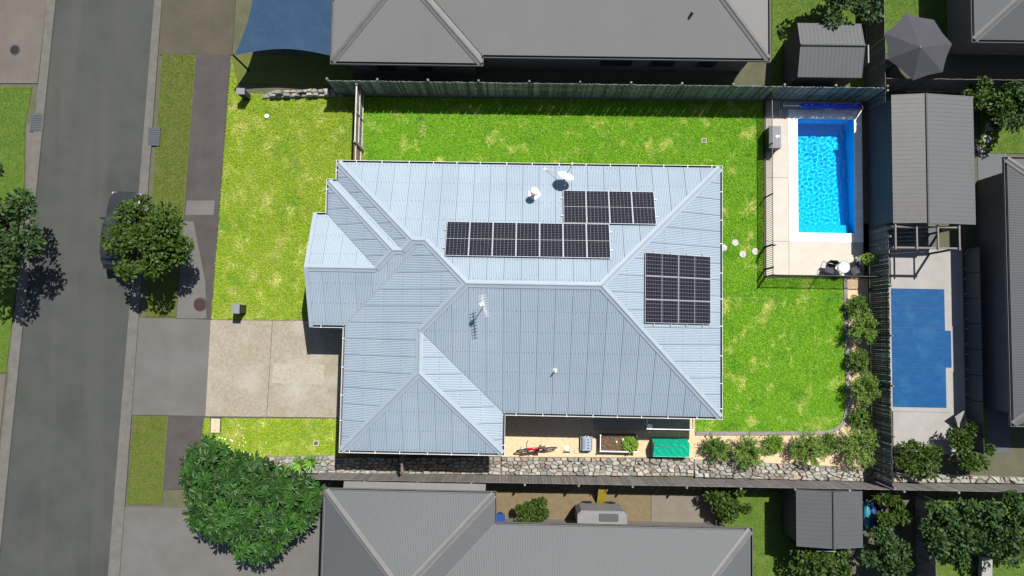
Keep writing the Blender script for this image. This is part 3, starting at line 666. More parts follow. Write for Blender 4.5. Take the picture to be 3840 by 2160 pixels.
# southern boundary fence: bays
sp, sq = XY(1205, 1770), XY(3900, 1818)
sf = thing('boundary_fence', 'long pale timber fence along the south boundary below the boulder wall', 'fence', ((sp[0]+sq[0])/2, (sp[1]+sq[1])/2, 0))
L_ = math.hypot(sq[0]-sp[0], sq[1]-sp[1]); rz = math.atan2(sq[1]-sp[1], sq[0]-sp[0]); nb = int(L_/2.45); pw_ = L_/(nb*16)
pr = MB().box((0,0,.86), (pw_-.012,.018,1.70)).build('paling', m_sfence, sf, world=False)
for i in range(nb*16):
    o = pr if i == 0 else pr.copy()
    if i: C.objects.link(o); o.parent = sf
    t = (i+.5)/(nb*16); o.location = (sp[0]+(sq[0]-sp[0])*t-sf.location.x, sp[1]+(sq[1]-sp[1])*t-sf.location.y+random.uniform(0,.008), random.uniform(-.01,.015)); o.rotation_euler = (0,0,rz)
for i in range(nb+1):
    t = i/nb; MB().box((sp[0]+(sq[0]-sp[0])*t, sp[1]+(sq[1]-sp[1])*t-.06, .9), (.09,.09,1.8), rz).build('post', m_pal2, sf)
# side gate and short return fence on the west
gx0 = XY(1363, 480)[0]; gyt = 12.05; gym = XY(1361, 566)[1]; gyb = NY-.62
sg_ = thing('side_gate', 'weathered timber double gate with pale rails beside the house, north-west corner', 'gate', (gx0, (gyt+gym)/2, 0))
mid = (gyt+gym)/2
for (y0, y1) in ((gym+.06, mid-.01), (mid+.01, gyt-.10)):
    n = int((y1-y0)/.1); w_ = (y1-y0)/n
    for i in range(n): MB().box((gx0, y0+w_*(i+.5), .92), (.016, w_-.006, 1.66)).build('board', m_pal2, sg_)
    for zz in (.32, 1.05): MB().box((gx0+.03, (y0+y1)/2, zz), (.035, y1-y0-.04, .09)).build('rail', m_white if False else mat('pale_timber', (.42,.40,.36), (.33,.31,.28), 6, .9), sg_)
    MB().box((gx0+.012, (y0+y1)/2, 1.76), (.06, y1-y0, .03)).build('top_cap', mat('pale_timber', (.42,.40,.36)), sg_)
    MB().box((gx0+.035, y0+.04, .9), (.03, .06, 1.6)).build('stile', m_pal, sg_)
for y_, nm, hh in ((gym, 'south', 1.85), (gyt-.06, 'north', 1.85)):
    tag(MB().box((gx0+.02, y_, hh/2), (.11,.11,hh)).build('gate_post', m_pal2), f'squared timber gate post at the {nm} end of the side gate', 'post', 'posts of the side gate')
rf = thing('return_fence', 'short reddish timber fence between the side gate and the house wall', 'fence', (gx0, (gym+gyb)/2, 0))
n = int((gym-.06-gyb)/.11); w_ = (gym-.06-gyb)/n
for i in range(n): MB().box((gx0-.02, gyb+w_*(i+.5), .88), (.018, w_-.01, 1.70)).build('paling', m_palred, rf)
for zz in (.4, 1.5): MB().box((gx0+.01, (gyb+gym-.06)/2, zz), (.04, gym-.06-gyb, .08)).build('rail', mat('pale_timber', (.42,.40,.36)), rf)
# timber return at the garage's south wall
tf = thing('return_fence', 'narrow pale timber fence between garage wall and boulder wall', 'fence', (*XY(1522,1735), 0))
tx, ty = XY(1522, 1770)
for i in range(9): MB().box((tx, -7.05+i*.19, .75), (.02,.16,1.5)).build('paling', m_palred, tf)
MB().box((tx+.03, -6.3, 1.3), (.04,1.5,.07)).build('rail', m_pal2, tf)

# ---------------------------------------------------------------- pool fence
def pool_fence(p, q, label, name='pool_fence', cat='fence', h=1.2, posts=True, knob=False):
    p = Vector((p[0], p[1], 0)); q = Vector((q[0], q[1], 0)); u = (q-p).normalized(); L_ = (q-p).length; rz = math.atan2(u.y, u.x); c = (p+q)/2
    root = thing(name, label, cat, c)
    for zz in (.12, h-.03): MB().box((c.x, c.y, zz), (L_,.028,.038), rz).build('rail', m_dark, root)
    n = int(L_/.095); st_ = L_/n; pr = None
    for i in range(1, n):
        b = p+u*st_*i
        if pr is None: pr = MB().box((0,0,h/2+.03), (.021,.021,h-.12)).build('baluster', m_dark, root, world=False); o = pr
        else: o = pr.copy(); C.objects.link(o); o.parent = root
        o.location = (b.x-c.x, b.y-c.y, 0); o.rotation_euler = (0,0,rz)
    if posts:
        k = max(1, round(L_/2.4))
        for i in range(k+1):
            b = p+u*L_*i/k; MB().box((b.x, b.y, (h+.04)/2), (.05,.05,h+.04), rz).build('post', m_dark, root)
    if knob: MB().box((p.x+.02, p.y+u.y*.03, h+.14), (.05,.05,.34), rz).build('latch', m_dark, root)
    return root
fx = 12.43; gy0, gy1 = XY(2864, 1010)[1], XY(2864, 928)[1]
pool_fence((fx, 12.03), (fx, gy1+.03), 'black metal pool fence between back lawn and pool deck')
pool_fence((fx, gy1-.02), (fx, gy0+.02), 'black metal pool gate with tall latch near the stepping stones', 'pool_gate', 'gate', posts=True, knob=True)
pool_fence((fx, gy0-.03), (fx, 2.90), 'short black metal pool fence panel at the deck corner')
pool_fence((fx+.04, 2.90), (17.66, 2.90), 'black metal pool fence along the south edge of the deck')

# ---------------------------------------------------------------- boulder walls
def clip_half(poly, p, n_):
    """part of poly where (x-p).n_ <= 0"""
    out = []
    for i in range(len(poly)):
        a, b = poly[i-1], poly[i]; da = (a[0]-p[0])*n_[0]+(a[1]-p[1])*n_[1]; db = (b[0]-p[0])*n_[0]+(b[1]-p[1])*n_[1]
        if (da <= 0) != (db <= 0): t = da/(da-db); out.append((a[0]+(b[0]-a[0])*t, a[1]+(b[1]-a[1])*t))
        if db <= 0: out.append(b)
    return out
def bank(name, label, pA, pB, pC, pD, rows, w, h0, h1, warm=.26):
    """irregular fitted stones filling the quad A-B (upper edge) to D-C (lower edge)"""
    A, B_, C_, D_ = [Vector((*XY(*p), 0)) for p in (pA, pB, pC, pD)]; root = thing(name, label, 'stone wall', (A+B_+C_+D_)/4); quad = [(v.x, v.y) for v in (A, B_, C_, D_)]
    MB().prism(quad, .004, .05).build('rubble_base', m_rubble, root); pts = []
    for r_ in range(rows):
        a = A.lerp(D_, (r_+.5)/rows); b = B_.lerp(C_, (r_+.5)/rows); L_ = (b-a).length; dep = (D_-A).length/rows; x = random.uniform(0, w)
        while x < L_:
            c = a.lerp(b, x/L_); pts.append((c.x+random.uniform(-.06,.06), c.y+random.uniform(-.42,.42)*dep, (r_+.5)/rows)); x += w*random.uniform(.6,1.5)
    for i, (x, y, t) in enumerate(pts):
        cell = quad
        for j, (x2, y2, _) in enumerate(pts):
            if i == j or abs(x2-x) > 1.2: continue
            cell = clip_half(cell, ((x+x2)/2, (y+y2)/2), ((x2-x)*.62, (y2-y)*1.5))
            if len(cell) < 3: break
        if len(cell) < 3: continue
        cx_ = sum(p[0] for p in cell)/len(cell); cy_ = sum(p[1] for p in cell)/len(cell); n = len(cell); hz = (h0+(h1-h0)*t)*random.uniform(.55,1.45); tx_, ty_ = random.uniform(-.25,.25), random.uniform(-.25,.25)
        def ringp(k, z, tilt): return [(cx_+(p[0]-cx_)*k*jit[q], cy_+(p[1]-cy_)*k*jit[q], z+((p[0]-cx_)*tx_+(p[1]-cy_)*ty_)*tilt) for q, p in enumerate(cell)]
        jit = [random.uniform(.86,1.02) for _ in cell]; vs = ringp(1.0, .03, 0)+ringp(.985, hz*.72, .6)+ringp(.80, hz, 1)+[(cx_, cy_, hz*1.04)]
        fs = [(k*n+q, k*n+(q+1)%n, (k+1)*n+(q+1)%n, (k+1)*n+q) for k in (0, 1) for q in range(n)]+[(2*n+q, 2*n+(q+1)%n, 3*n) for q in range(n)]
        mb = MB().add(vs, fs); o = mb.build('stone', m_stone2 if random.random() < warm else m_stone, root)
    return root
bank('boulder_wall', 'boulder wall strip beneath the bicycle, raised bed and greenhouse', (1880,1712),(2600,1716),(2600,1784),(1880,1780), 5, .29, .22, .13)
bank('boulder_wall', 'boulder wall strip below the shrubs in the south-east garden bed', (2602,1722),(3310,1756),(3318,1806),(2602,1788), 5, .29, .22, .13)
bank('boulder_wall', 'boulder wall strip in the shade below the garage eave', (1262,1716),(1878,1712),(1878,1778),(1262,1774), 5, .29, .22, .13)
bank('boulder_wall', 'low boulder wall edging beside the agaves and small front lawn', (990,1712),(1260,1704),(1260,1774),(1010,1772), 5, .29, .22, .13)
bank('boulder_wall', 'low retaining wall of pale boulders at the top of the front lawn', (1005,350),(1290,338),(1290,364),(985,372), 2, .28, .42, .24)
bank('boulder_wall', 'rough boulder strip running east beyond the corner of the lot', (3340,1770),(3900,1790),(3900,1812),(3340,1806), 2, .45, .26, .18)

# ---------------------------------------------------------------- concrete edging, each block a part
ed = thing('garden_edging', 'curved grey concrete edging between back lawn and gravel bed', 'edging', (*XY(3000,1560), 0))
pts = [Vector((*p, 0)) for p in EDGE]; dense = []
for a, b in zip(pts[:-1], pts[1:]):
    k = max(1, int((b-a).length/.1))
    for i in range(k): dense.append(a.lerp(b, i/k))
dense.append(pts[-1])
for _ in range(6): dense = [dense[0]]+[(dense[i-1]+dense[i]*2+dense[i+1])/4 for i in range(1, len(dense)-1)]+[dense[-1]]
cur = [dense[0]]; acc = 0
def eblock(seg):
    mb = MB(); L0 = []; R0 = []
    for i, p in enumerate(seg):
        t = (seg[min(i+1, len(seg)-1)]-seg[max(i-1, 0)]).normalized(); n_ = Vector((-t.y, t.x, 0)); L0.append(p+n_*.09); R0.append(p-n_*.09)
    L0[-1] = L0[-1]-t*.008; R0[-1] = R0[-1]-t*.008
    mb.prism([(v.x, v.y) for v in L0]+[(v.x, v.y) for v in reversed(R0)], .004, .09); mb.build('edging_block', m_edge, ed)
for i in range(1, len(dense)):
    cur.append(dense[i]); acc += (dense[i]-dense[i-1]).length
    if acc > .95 or i == len(dense)-1: eblock(cur); cur = [dense[i]]; acc = 0

# ---------------------------------------------------------------- stepping stones, lids, caps
for px, py, lab in ((2714,929,'beside the house wall, half under the gutter'), (2757,910,'topmost of the four'), (2785,953,'lowest of the four'), (2832,943,'nearest the pool gate')):
    x, y = XY(px, py, .05); tag(MB().lathe((x, y, 0), [(.17,.03),(.175,.055),(.165,.066),(.02,.068)], 20).build('stepping_stone', m_paver), f'round concrete stepping stone in the back lawn, {lab}', 'stepping stone', 'stepping stones to the pool gate')
def grate(px, py, lab):
    x, y = XY(px, py, .05); r = thing('drain_grate', lab, 'drain', (x, y, .0)); f_ = MB()
    for dx, dy, a, b in ((-.115,0,.03,.26),(.115,0,.03,.26),(0,.115,.20,.03),(0,-.115,.20,.03)): f_.box((x+dx, y+dy, .045), (a, b, .05))
    f_.build('frame', m_paver, r); MB().box((x, y, .035), (.20,.20,.03)).build('sump', m_black, r)
    for i in range(5): MB().box((x-.08+.04*i, y, .056), (.016,.198,.012)).build('bar', m_grate, r)
grate(2640, 527, 'square metal drain grate in the north back lawn'); grate(1185, 1662, 'square metal drain grate in the small southern front lawn')
x, y = XY(1001, 436, .08); c_ = thing('inspection_cap', 'white round plumbing cap standing in the front lawn', 'cap', (x, y, 0))
MB().lathe((x, y, 0), [(.10,.02),(.10,.09),(.11,.095),(.11,.13),(.095,.142),(.02,.145)], 20).build('cap', m_white, c_); MB().lathe((x, y, 0), [(.145,.01),(.145,.045),(.13,.05),(.02,.051)], 20).build('collar', m_edge, c_)
x, y = XY(808, 1596, .06); c_ = thing('pit_lid', 'beige rectangular service pit lid in the lawn by the driveway', 'pit lid', (x, y, 0))
MB().box((x, y, .035), (.56,.80,.05)).build('surround', m_black, c_); MB().box((x, y, .05), (.46,.71,.05)).build('lid', m_lid, c_)
for dy in (-.25, .25): MB().lathe((x, y+dy, .07), [(.022,.0),(.022,.008),(.01,.009)], 8).build('lifting_eye', m_darkred, c_)
for px, py, lab in ((136,459,'blue-grey gully grate in the far kerb across the street'), (577,512,'blue-grey gully grate in the near kerb')):
    x, y = XY(px, py, .1); r = thing('gully_grate', lab, 'drain', (x, y, 0)); MB().box((x, y, .06), (.62,.95,.10)).build('frame', m_pit, r)
    for i in range(7): MB().box((x, y-.36+.12*i, .118), (.5,.05,.016)).build('bar', m_pit, r)
x, y = XY(751, 1141, .06); r = thing('hydrant_cover', 'dark red round cover on the footpath near the driveway', 'cover', (x, y, 0))
MB().lathe((x, y, 0), [(.30,.05),(.30,.10),(.27,.115),(.02,.12)], 22).build('lid', m_darkred, r); MB().lathe((x, y, 0), [(.36,.05),(.36,.075),(.31,.078)], 22).build('ring', m_path, r)
x, y = XY(56, 187, .06); r = thing('manhole_cover', 'small dark round cover on the driveway across the street', 'cover', (x, y, 0))
MB().lathe((x, y, 0), [(.24,.05),(.24,.07),(.22,.075),(.02,.077)], 18).build('lid', m_black, r); MB().lathe((x, y, 0), [(.29,.05),(.29,.062),(.25,.064)], 18).build('ring', m_pit, r)

# ---------------------------------------------------------------- letterboxes
def letterbox(px, py, h, lab, w, d, rz, mtop, mbody):
    x, y = XY(px, py); r = thing('letterbox', lab, 'letterbox', (x, y, 0), 0)
    MB().box((x, y, h/2-.02), (w*.8, d*.8, h-.1), rz).build('pillar', mbody, r); MB().box((x, y, h-.2), (w*.86, d*.86, .26), rz).build('box', m_dark, r)
    MB().box((x, y, h-.045), (w, d, .05), rz).build('cap', mtop, r); MB().box((x-w*.435*math.cos(rz), y-w*.435*math.sin(rz), h-.16), (.012, d*.55, .035), rz).build('slot', m_alu, r)
letterbox(914, 1159, 1.05, 'dark grey pillar letterbox at the lawn corner beside the driveway', .40, .50, 0, m_box, m_dark)
letterbox(930, 366, 1.0, 'grey-topped letterbox at the north end of the front lawn', .42, .32, .0, m_box, m_dark)

# ---------------------------------------------------------------- pool things
r = thing('pool_cover_roller', 'blue rolled pool blanket on an aluminium roller behind the pool', 'pool roller', (15.4, 11.80, 0)); zc = .55
xr0, xr1 = P(2932,395,zc)[0], P(3236,395,zc)[0]; yr = P(3000,396,zc)[1]
xc0 = P(3002,395,zc)[0]; xc1 = P(3226,395,zc)[0]
MB().tube([(xr0,yr,zc),(xr1,yr,zc)], .035, 10).build('axle', m_alu, r)
mb = MB(); npt = 40; mb.tube([(xc0+(xc1-xc0)*i/npt, yr, zc) for i in range(npt+1)], [(.125+.012*math.sin(i*1.7)+.008*random.uniform(-1,1))*(1 if 1 < i < npt-1 else .86) for i in range(npt+1)], 16); mb.build('rolled_blanket', m_cover, r, smooth=True)
for xx in (xr0+.06, xr1-.06):
    for dy in (-.36, .36): MB().tube([(xx,yr,zc),(xx,yr+dy,.06)], .02, 6).build('leg', m_alu, r)
    MB().tube([(xx,yr-.40,.075),(xx,yr+.40,.075)], .022, 6).build('foot', m_white, r)
hwm = MB()
for i in range(20):
    a, b = 2*math.pi*i/20, 2*math.pi*(i+1)/20; hwm.tube([(xr0-.02,yr+.2*math.cos(a),zc+.2*math.sin(a)),(xr0-.02,yr+.2*math.cos(b),zc+.2*math.sin(b))], .016, 6)
for a in (0, 2.1, 4.2): hwm.tube([(xr0-.02,yr,zc),(xr0-.02,yr+.2*math.cos(a),zc+.2*math.sin(a))], .012, 6)
hwm.build('hand_wheel', m_black, r)
bx0, by0 = XY(2888,556); r = thing('equipment_box', 'grey slatted pool pump enclosure beside the black pool fence', 'pump box', (13.05, 9.9, 0))
cx = (P(2899,470,.9)[0]+P(2922,470,.9)[0])/2-.05; cy0, cy1 = P(2900,554,.9)[1], P(2900,472,.9)[1]; ccy = (cy0+cy1)/2; ly = cy1-cy0
MB().box((cx, ccy, .45), (.58, ly-.06, .80)).build('cabinet', m_dark, r)
for i in range(9): MB().box((cx-.272+.068*i, ccy, .872), (.058, ly, .03)).build('lid_slat', m_box, r)
for i in range(8): MB().box((cx+.305, ccy, .10+.095*i), (.02, ly-.02, .07)).build('side_slat', m_box, r)
MB().box((cx+.12, ccy+.02, .90), (.20,.10,.05), .2).build('handle', m_white, r)
def patio_chair(px, py, rz, lab):
    r = thing('patio_chair', lab, 'chair', (*XY(px, py), .045), rz); f = lambda n, m, mb, sm=False: mb.build(n, m, r, smooth=sm, world=False)
    for s in (-1, 1):
        f('leg', m_dark, MB().tube([(s*.27,.26,0),(s*.27,.24,.62),(s*.27,-.22,.64)], .013, 6)); f('leg', m_dark, MB().tube([(s*.25,-.34,0),(s*.25,-.20,.42),(s*.25,-.30,.92)], .013, 6))
    f('stretcher', m_dark, MB().tube([(-.27,.26,.02),(.27,.26,.02)], .012, 6))
    mb = MB(); n = 8
    for i in range(n+1):
        t = i/n; z = .43-.03*math.sin(math.pi*t); y = .24-.46*t; mb.v += [(-.24,y,z),(.24,y,z)]
    mb.f = [(2*i,2*i+1,2*i+3,2*i+2) for i in range(n)]; f('seat', m_fabric, mb)
    mb = MB(); n = 8
    for i in range(n+1):
        t = i/n; w = .24*math.sqrt(max(.05, 1-max(0,t-.55)**2/.21)); mb.v += [(-w,-.22-.11*t,.43+.50*t),(0,-.25-.11*t,.43+.50*t),(w,-.22-.11*t,.43+.50*t)]
    mb.f = [(3*i+k,3*i+k+1,3*i+k+4,3*i+k+3) for i in range(n) for k in (0,1)]; f('backrest', m_fabric, mb)
patio_chair(3098, 1008, math.radians(165), 'dark sling patio chair left of the round glass table by the pool')
patio_chair(3192, 1012, math.radians(205), 'dark sling patio chair right of the round glass table, nearest the fence')
x, y = XY(3141, 1006, .0); r = thing('patio_table', 'small round glass patio table between two dark chairs', 'table', (x, y, .045))
MB().lathe((x, y, .70), [(.29,0),(.295,.008),(.29,.014),(.02,.015)], 32).build('glass_top', m_tableglass, r)
rim = MB()
for i in range(28):
    a, b = 2*math.pi*i/28, 2*math.pi*(i+1)/28; rim.tube([(x+.30*math.cos(a),y+.30*math.sin(a),.71),(x+.30*math.cos(b),y+.30*math.sin(b),.71)], .012, 6)
rim.build('rim', m_dark, r)
for i in range(3): a = .5+2.094*i; MB().tube([(x+.24*math.cos(a),y+.24*math.sin(a),.045),(x+.08*math.cos(a),y+.08*math.sin(a),.38),(x+.27*math.cos(a),y+.27*math.sin(a),.70)], .011, 6).build('leg', m_dark, r)
x, y = XY(3222, 978, 0); r = thing('planter', 'tall white tapered planter pot against the east fence', 'planter', (x, y, .03))
MB().lathe((x, y, 0), [(.17,.03),(.20,.05),(.27,.55),(.275,.60),(.25,.60),(.24,.50),(.02,.49)], 24).build('pot', m_white, r, smooth=False); MB().lathe((x, y, 0), [(.238,.50),(.235,.515),(.02,.525)], 20).build('soil', m_soil, r)
n = 420; a = rng.uniform(0, 6.28, n); rr_ = .34*np.sqrt(rng.uniform(0, 1, n)); pts_ = np.stack([x+.12+rr_*np.cos(a)*1.2, y+rr_*np.sin(a)*.8, .55+rng.uniform(0, .62, n)*(1-rr_/.5)], 1); dr = np.stack([np.cos(a), np.sin(a), rng.uniform(-.2, .8, n)], 1)
r = thing('potted_plant', 'bright leafy plant growing in the white planter', 'plant', (x, y, .5)); leaves('foliage', pts_, dr, .10, .06, m_leafA, r, off=r.location)
st2 = MB()
for i in range(7): a = i*.9; st2.tube([(x,y,.5),(x+.12+.2*math.cos(a),y+.15*math.sin(a),.95)], .008, 5)
st2.build('stem', m_leafG, r)
p = P(3293, 950, 1.3); r = thing('safety_sign', 'small pale blue and lime sign fixed to the east fence', 'sign', (17.90, p[1], 1.3)); MB().box((17.905, p[1]+.11, 1.42), (.012,.28,.40)).build('sign_board', m_cyan, r); MB().box((17.897, p[1]+.03, 1.42), (.012,.16,.18)).build('sign_patch', m_lime, r)

# ---------------------------------------------------------------- side yard things
# bicycle, built upright facing -x then leaned towards the south
bp0 = P(1962, 1692); bp1 = P(2062, 1684); ang = math.atan2(bp0[1]-bp1[1], bp0[0]-bp1[0])
bk = thing('bicycle', 'red bicycle standing on the gravel beside the boulder wall', 'bicycle', ((bp0[0]+bp1[0])/2, (bp0[1]+bp1[1])/2, .03)); bk.scale = (1.14,1.14,1.14); bk.rotation_euler = (Matrix.Rotation(ang, 3, 'Z') @ Matrix.Rotation(math.radians(16), 3, 'X')).to_euler()
def bpart(n, m, mb, par=None, sm=True):
    o = mb.build(n, m, None, smooth=sm, world=False); o.parent = par or bk; return o
def ringm(c, R_, t, n=28, w=8):
    mb = MB(); vs = []; fs = []
    for i in range(n):
        a = 2*math.pi*i/n
        for j in range(w):
            b = 2*math.pi*j/w; q = R_+t*math.cos(b); vs.append((c[0]+q*math.cos(a), c[1]+t*math.sin(b), c[2]+q*math.sin(a)))
    for i in range(n):
        for j in range(w): fs.append((i*w+j, ((i+1)%n)*w+j, ((i+1)%n)*w+(j+1)%w, i*w+(j+1)%w))
    return mb.add(vs, fs)
for wxx in (.57, -.57):
    wh = bpart('wheel', m_alu, MB().tube([(wxx,-.04,.34),(wxx,.04,.34)], .025, 10)); bpart('tyre', m_rubber, ringm((wxx,0,.34), .315, .025), wh); bpart('rim', m_alu, ringm((wxx,0,.34), .285, .010, 28, 6), wh)
    spk = MB()
    for i in range(14): a = 2*math.pi*i/14; spk.tube([(wxx,0,.34),(wxx+.28*math.cos(a),0,.34+.28*math.sin(a))], .003, 4)
    bpart('spoke', m_alu, spk, wh)
fr_ = MB(); hd = (.40,0,.78); bb = (-.06,0,.30); stp = (-.20,0,.72)
for a, b, rr_ in ((hd,bb,.050),((.42,0,.84),stp,.044),(stp,bb,.038),(bb,(-.57,0,.34),.018),(stp,(-.57,0,.34),.016),((.43,0,.88),(.40,0,.70),.034)): fr_.tube([a, b], rr_, 8)
bpart('frame', m_red, fr_); fk = MB()
for s in (-.05, .05): fk.tube([(.40,s,.70),(.57,s,.34)], .016, 6)
bpart('fork', m_black, fk); bpart('handlebar', m_black, MB().tube([(.34,-.34,.98),(.42,-.2,1.0),(.43,0,.97),(.42,.2,1.0),(.34,.34,.98)], .016, 8))
bpart('stem', m_black, MB().tube([(.42,0,.86),(.43,0,.97)], .018, 8)); bpart('seat_post', m_alu, MB().tube([stp,(-.24,0,.88)], .014, 8))
bpart('saddle', m_black, MB().add([(-.38,-.08,.89),(-.38,.08,.89),(-.10,.025,.90),(-.10,-.025,.90),(-.38,-.07,.94),(-.38,.07,.94),(-.10,.02,.93),(-.10,-.02,.93)], [(3,2,1,0),(4,5,6,7),(0,1,5,4),(1,2,6,5),(2,3,7,6),(3,0,4,7)]), sm=False)
bpart('crank', m_black, MB().tube([(-.06,-.09,.30),(-.06,.09,.30)], .06, 14)); pe = MB().tube([(-.06,.09,.30),(.05,.09,.18)], .012, 6).tube([(-.06,-.09,.30),(-.17,-.09,.42)], .012, 6).box((.05,.14,.18), (.09,.08,.02)).box((-.17,-.14,.42), (.09,.08,.02)); bpart('pedal', m_black, pe, sm=False)
bpart('kickstand', m_alu, MB().tube([(-.15,-.03,.30),(-.25,-.20,.05)], .009, 6))
# dustpan-like pale toy
x, y = XY(2123, 1684); r = thing('toy_scoop', 'small pale toy scoop with a black bar on the gravel', 'toy', (x, y, .02))
MB().lathe((x, y+.04, .02), [(.12,0),(.13,.03),(.10,.09),(.02,.11)], 14).build('scoop', m_white, r); MB().box((x+.02, y-.14, .045), (.36,.05,.05)).build('bar', m_black, r)
x, y = XY(2164, 1690); tag(ringm((0,0,0), .14, .008, 24, 6).build('hoop', m_alu, None, world=False), 'thin pale hoop lying on the gravel left of the pet carrier', 'hoop'); o = bpy.data.objects['hoop']; o.location = (x, y, .05); o.rotation_euler = (math.pi/2, 0, 0)
# pet carrier
p0, p1 = P(2180, 1690, .45), P(2222, 1640, .45); cx, cy = (p0[0]+p1[0])/2, (p0[1]+p1[1])/2; w, l = p1[0]-p0[0], p1[1]-p0[1]
r = thing('pet_carrier', 'blue-grey plastic pet carrier with slotted sides on the gravel', 'pet carrier', (cx, cy, .02))
mb = MB(); pr_ = [(-w/2,.02),(-w/2,.24),(-w/2+.06,.43),(-.06+w/2,.43),(w/2,.24),(w/2,.02)]
vs = [(cx+a, cy-l/2, z) for a, z in pr_]+[(cx+a, cy+l/2, z) for a, z in pr_]; mb.add(vs, [tuple(range(5,-1,-1))[::-1], tuple(range(11,5,-1))]+[(i, (i+1)%6, 6+(i+1)%6, 6+i) for i in range(6)]); mb.build('shell', m_carrier, r)
MB().box((cx, cy, .235), (w+.05, l+.04, .03)).build('seam_flange', m_carrier, r)
for i in range(4):
    yy = cy-l/2+.12+i*(l-.24)/3; MB().box((cx+.06, yy, .432), (.10,.035,.012), -.5).build('slot', m_black, r); MB().box((cx+w/2-.03, yy, .345), (.02,.05,.08), 0, Matrix.Rotation(-.3, 3, 'Y')).build('slot', m_black, r)
MB().box((cx-.14, cy, .437), (.12,l-.16,.016)).build('lid_recess', m_box, r); MB().tube([(cx-.10,cy+l/2,.30),(cx,cy+l/2+.08,.33),(cx+.10,cy+l/2,.30)], .015, 6).build('handle', m_white, r)
# raised bed
q0, q1 = P(2251, 1692, .45), P(2388, 1634, .45); x0, y0, x1, y1 = q0[0], q0[1], q1[0], q1[1]
r = thing('raised_garden_bed', 'rectangular raised metal garden bed of brown soil', 'garden bed', ((x0+x1)/2, (y0+y1)/2, .02))
for c, d in ((((x0+x1)/2,y0,.23),(x1-x0,.03,.44)),(((x0+x1)/2,y1,.23),(x1-x0,.03,.44)),((x0,(y0+y1)/2,.23),(.03,y1-y0-.032,.44)),((x1,(y0+y1)/2,.23),(.03,y1-y0-.032,.44))): MB().box(c, d).build('side_panel', m_dark, r)
for c, d, m_ in ((((x0+x1)/2,y0,.462),(x1-x0,.05,.022),m_white),(((x0+x1)/2,y1,.462),(x1-x0,.03,.022),m_dark),((x0,(y0+y1)/2,.462),(.03,y1-y0-.06,.022),m_white),((x1,(y0+y1)/2,.462),(.03,y1-y0-.06,.022),m_dark)): MB().box(c, d).build('rim', m_, r)
so2 = MB(); nx_, ny_ = 26, 14; so2.v = [(x0+.02+(x1-x0-.04)*i/nx_, y0+.02+(y1-y0-.04)*j/ny_, .36+random.uniform(-.03,.03)) for j in range(ny_+1) for i in range(nx_+1)]; so2.f = [(j*(nx_+1)+i, j*(nx_+1)+i+1, (j+1)*(nx_+1)+i+1, (j+1)*(nx_+1)+i) for j in range(ny_) for i in range(nx_)]; so2.build('soil', m_soil, r)
for xx in (x0, x1):
    for yy in (y0, y1): MB().lathe((xx, yy, .47), [(.04,0),(.045,.03),(.02,.055)], 10).build('corner_cap', m_white, r)
# plant in the bed
x, y = P(2368, 1668, .5)[:2]; r = thing('strawberry_plant', 'bright green leafy plant in the right half of the raised bed', 'plant', (x, y, .36)); n = 330; a = rng.uniform(0, 6.28, n); q_ = np.sqrt(rng.uniform(0, 1, n))
pts_ = np.stack([x-.06+.34*q_*np.cos(a), y+.33*q_*np.sin(a), .40+.28*(1-q_*q_)*rng.uniform(.3, 1, n)], 1); leaves('foliage', pts_, np.stack([np.cos(a), np.sin(a), rng.uniform(-.2, .5, n)], 1), .13, .09, m_leafA, r, off=r.location)
stm = MB()
for i in range(8): a = i*.8; stm.tube([(x-.06,y,.36),(x-.06+.2*math.cos(a),y+.2*math.sin(a),.55)], .008, 5)
stm.build('stem', m_leafG, r)
for i, (px, py) in enumerate(((2312,1657),(2336,1648),(2383,1644),(2395,1645))):
    x, y = XY(px, py, .42 if i < 2 else .45); zz = .38 if i < 2 else .02
    tag(MB().lathe((x, y, zz), [(.03,0),(.05,.03),(.045,.06),(.01,.08)], 10).build('pebble', m_petal), f'small white pebble, {ORD[i]} from the left in and beside the raised bed', 'pebble', 'white pebbles by the raised bed')
# greenhouse with sloping sides and roof
gA, gB, gC, gD = P(2440,1708,.05), P(2578,1708,.05), P(2575,1640,.05), P(2437,1640,.05); gx0_, gx1_ = gA[0], gB[0]-.06; gy0_, gy1_ = gA[1], gC[1]+.1; gh0, gh1 = .62, .92
gy1_ = gy0_+.92
r = thing('mini_greenhouse', 'green plastic-covered mini greenhouse with zipped front on the gravel', 'greenhouse', ((gx0_+gx1_)/2, (gy0_+gy1_)/2, .02)); yA, yB = gy0_+.03, gy0_+.30; yr_ = gy0_+.72
def gp(n, m, pts): MB().quad(*pts).build(n, m, r)
gp('front_cover', m_greenp, [(gx0_,gy0_,.03),(gx1_,gy0_,.03),(gx1_,gy0_+.06,gh0),(gx0_,gy0_+.06,gh0)])
def rumple(n, m, a, b, c, d, k=22, l=12, amp=.018):
    a, b, c, d = map(Vector, (a, b, c, d)); nn = (b-a).cross(d-a).normalized(); mb = MB(); rr_ = random.Random(n)
    f1, f2 = rr_.uniform(5,9), rr_.uniform(4,8)
    for j in range(l+1):
        for i in range(k+1):
            s, t = i/k, j/l; w_ = 0 if i in (0,k) or j in (0,l) else amp*(math.sin(s*f1*4+t*3)*math.cos(t*f2)+rr_.uniform(-.5,.5)); mb.v.append((a.lerp(b, s).lerp(d.lerp(c, s), t)+nn*w_)[:])
    mb.f = [(j*(k+1)+i, j*(k+1)+i+1, (j+1)*(k+1)+i+1, (j+1)*(k+1)+i) for j in range(l) for i in range(k)]; mb.build(n, m, r)
bpy.data.objects.remove([o for o in r.children][0])
rumple('front_cover', m_greenp, (gx0_,gy0_,.03), (gx1_,gy0_,.03), (gx1_,gy0_+.07,gh0), (gx0_,gy0_+.07,gh0))
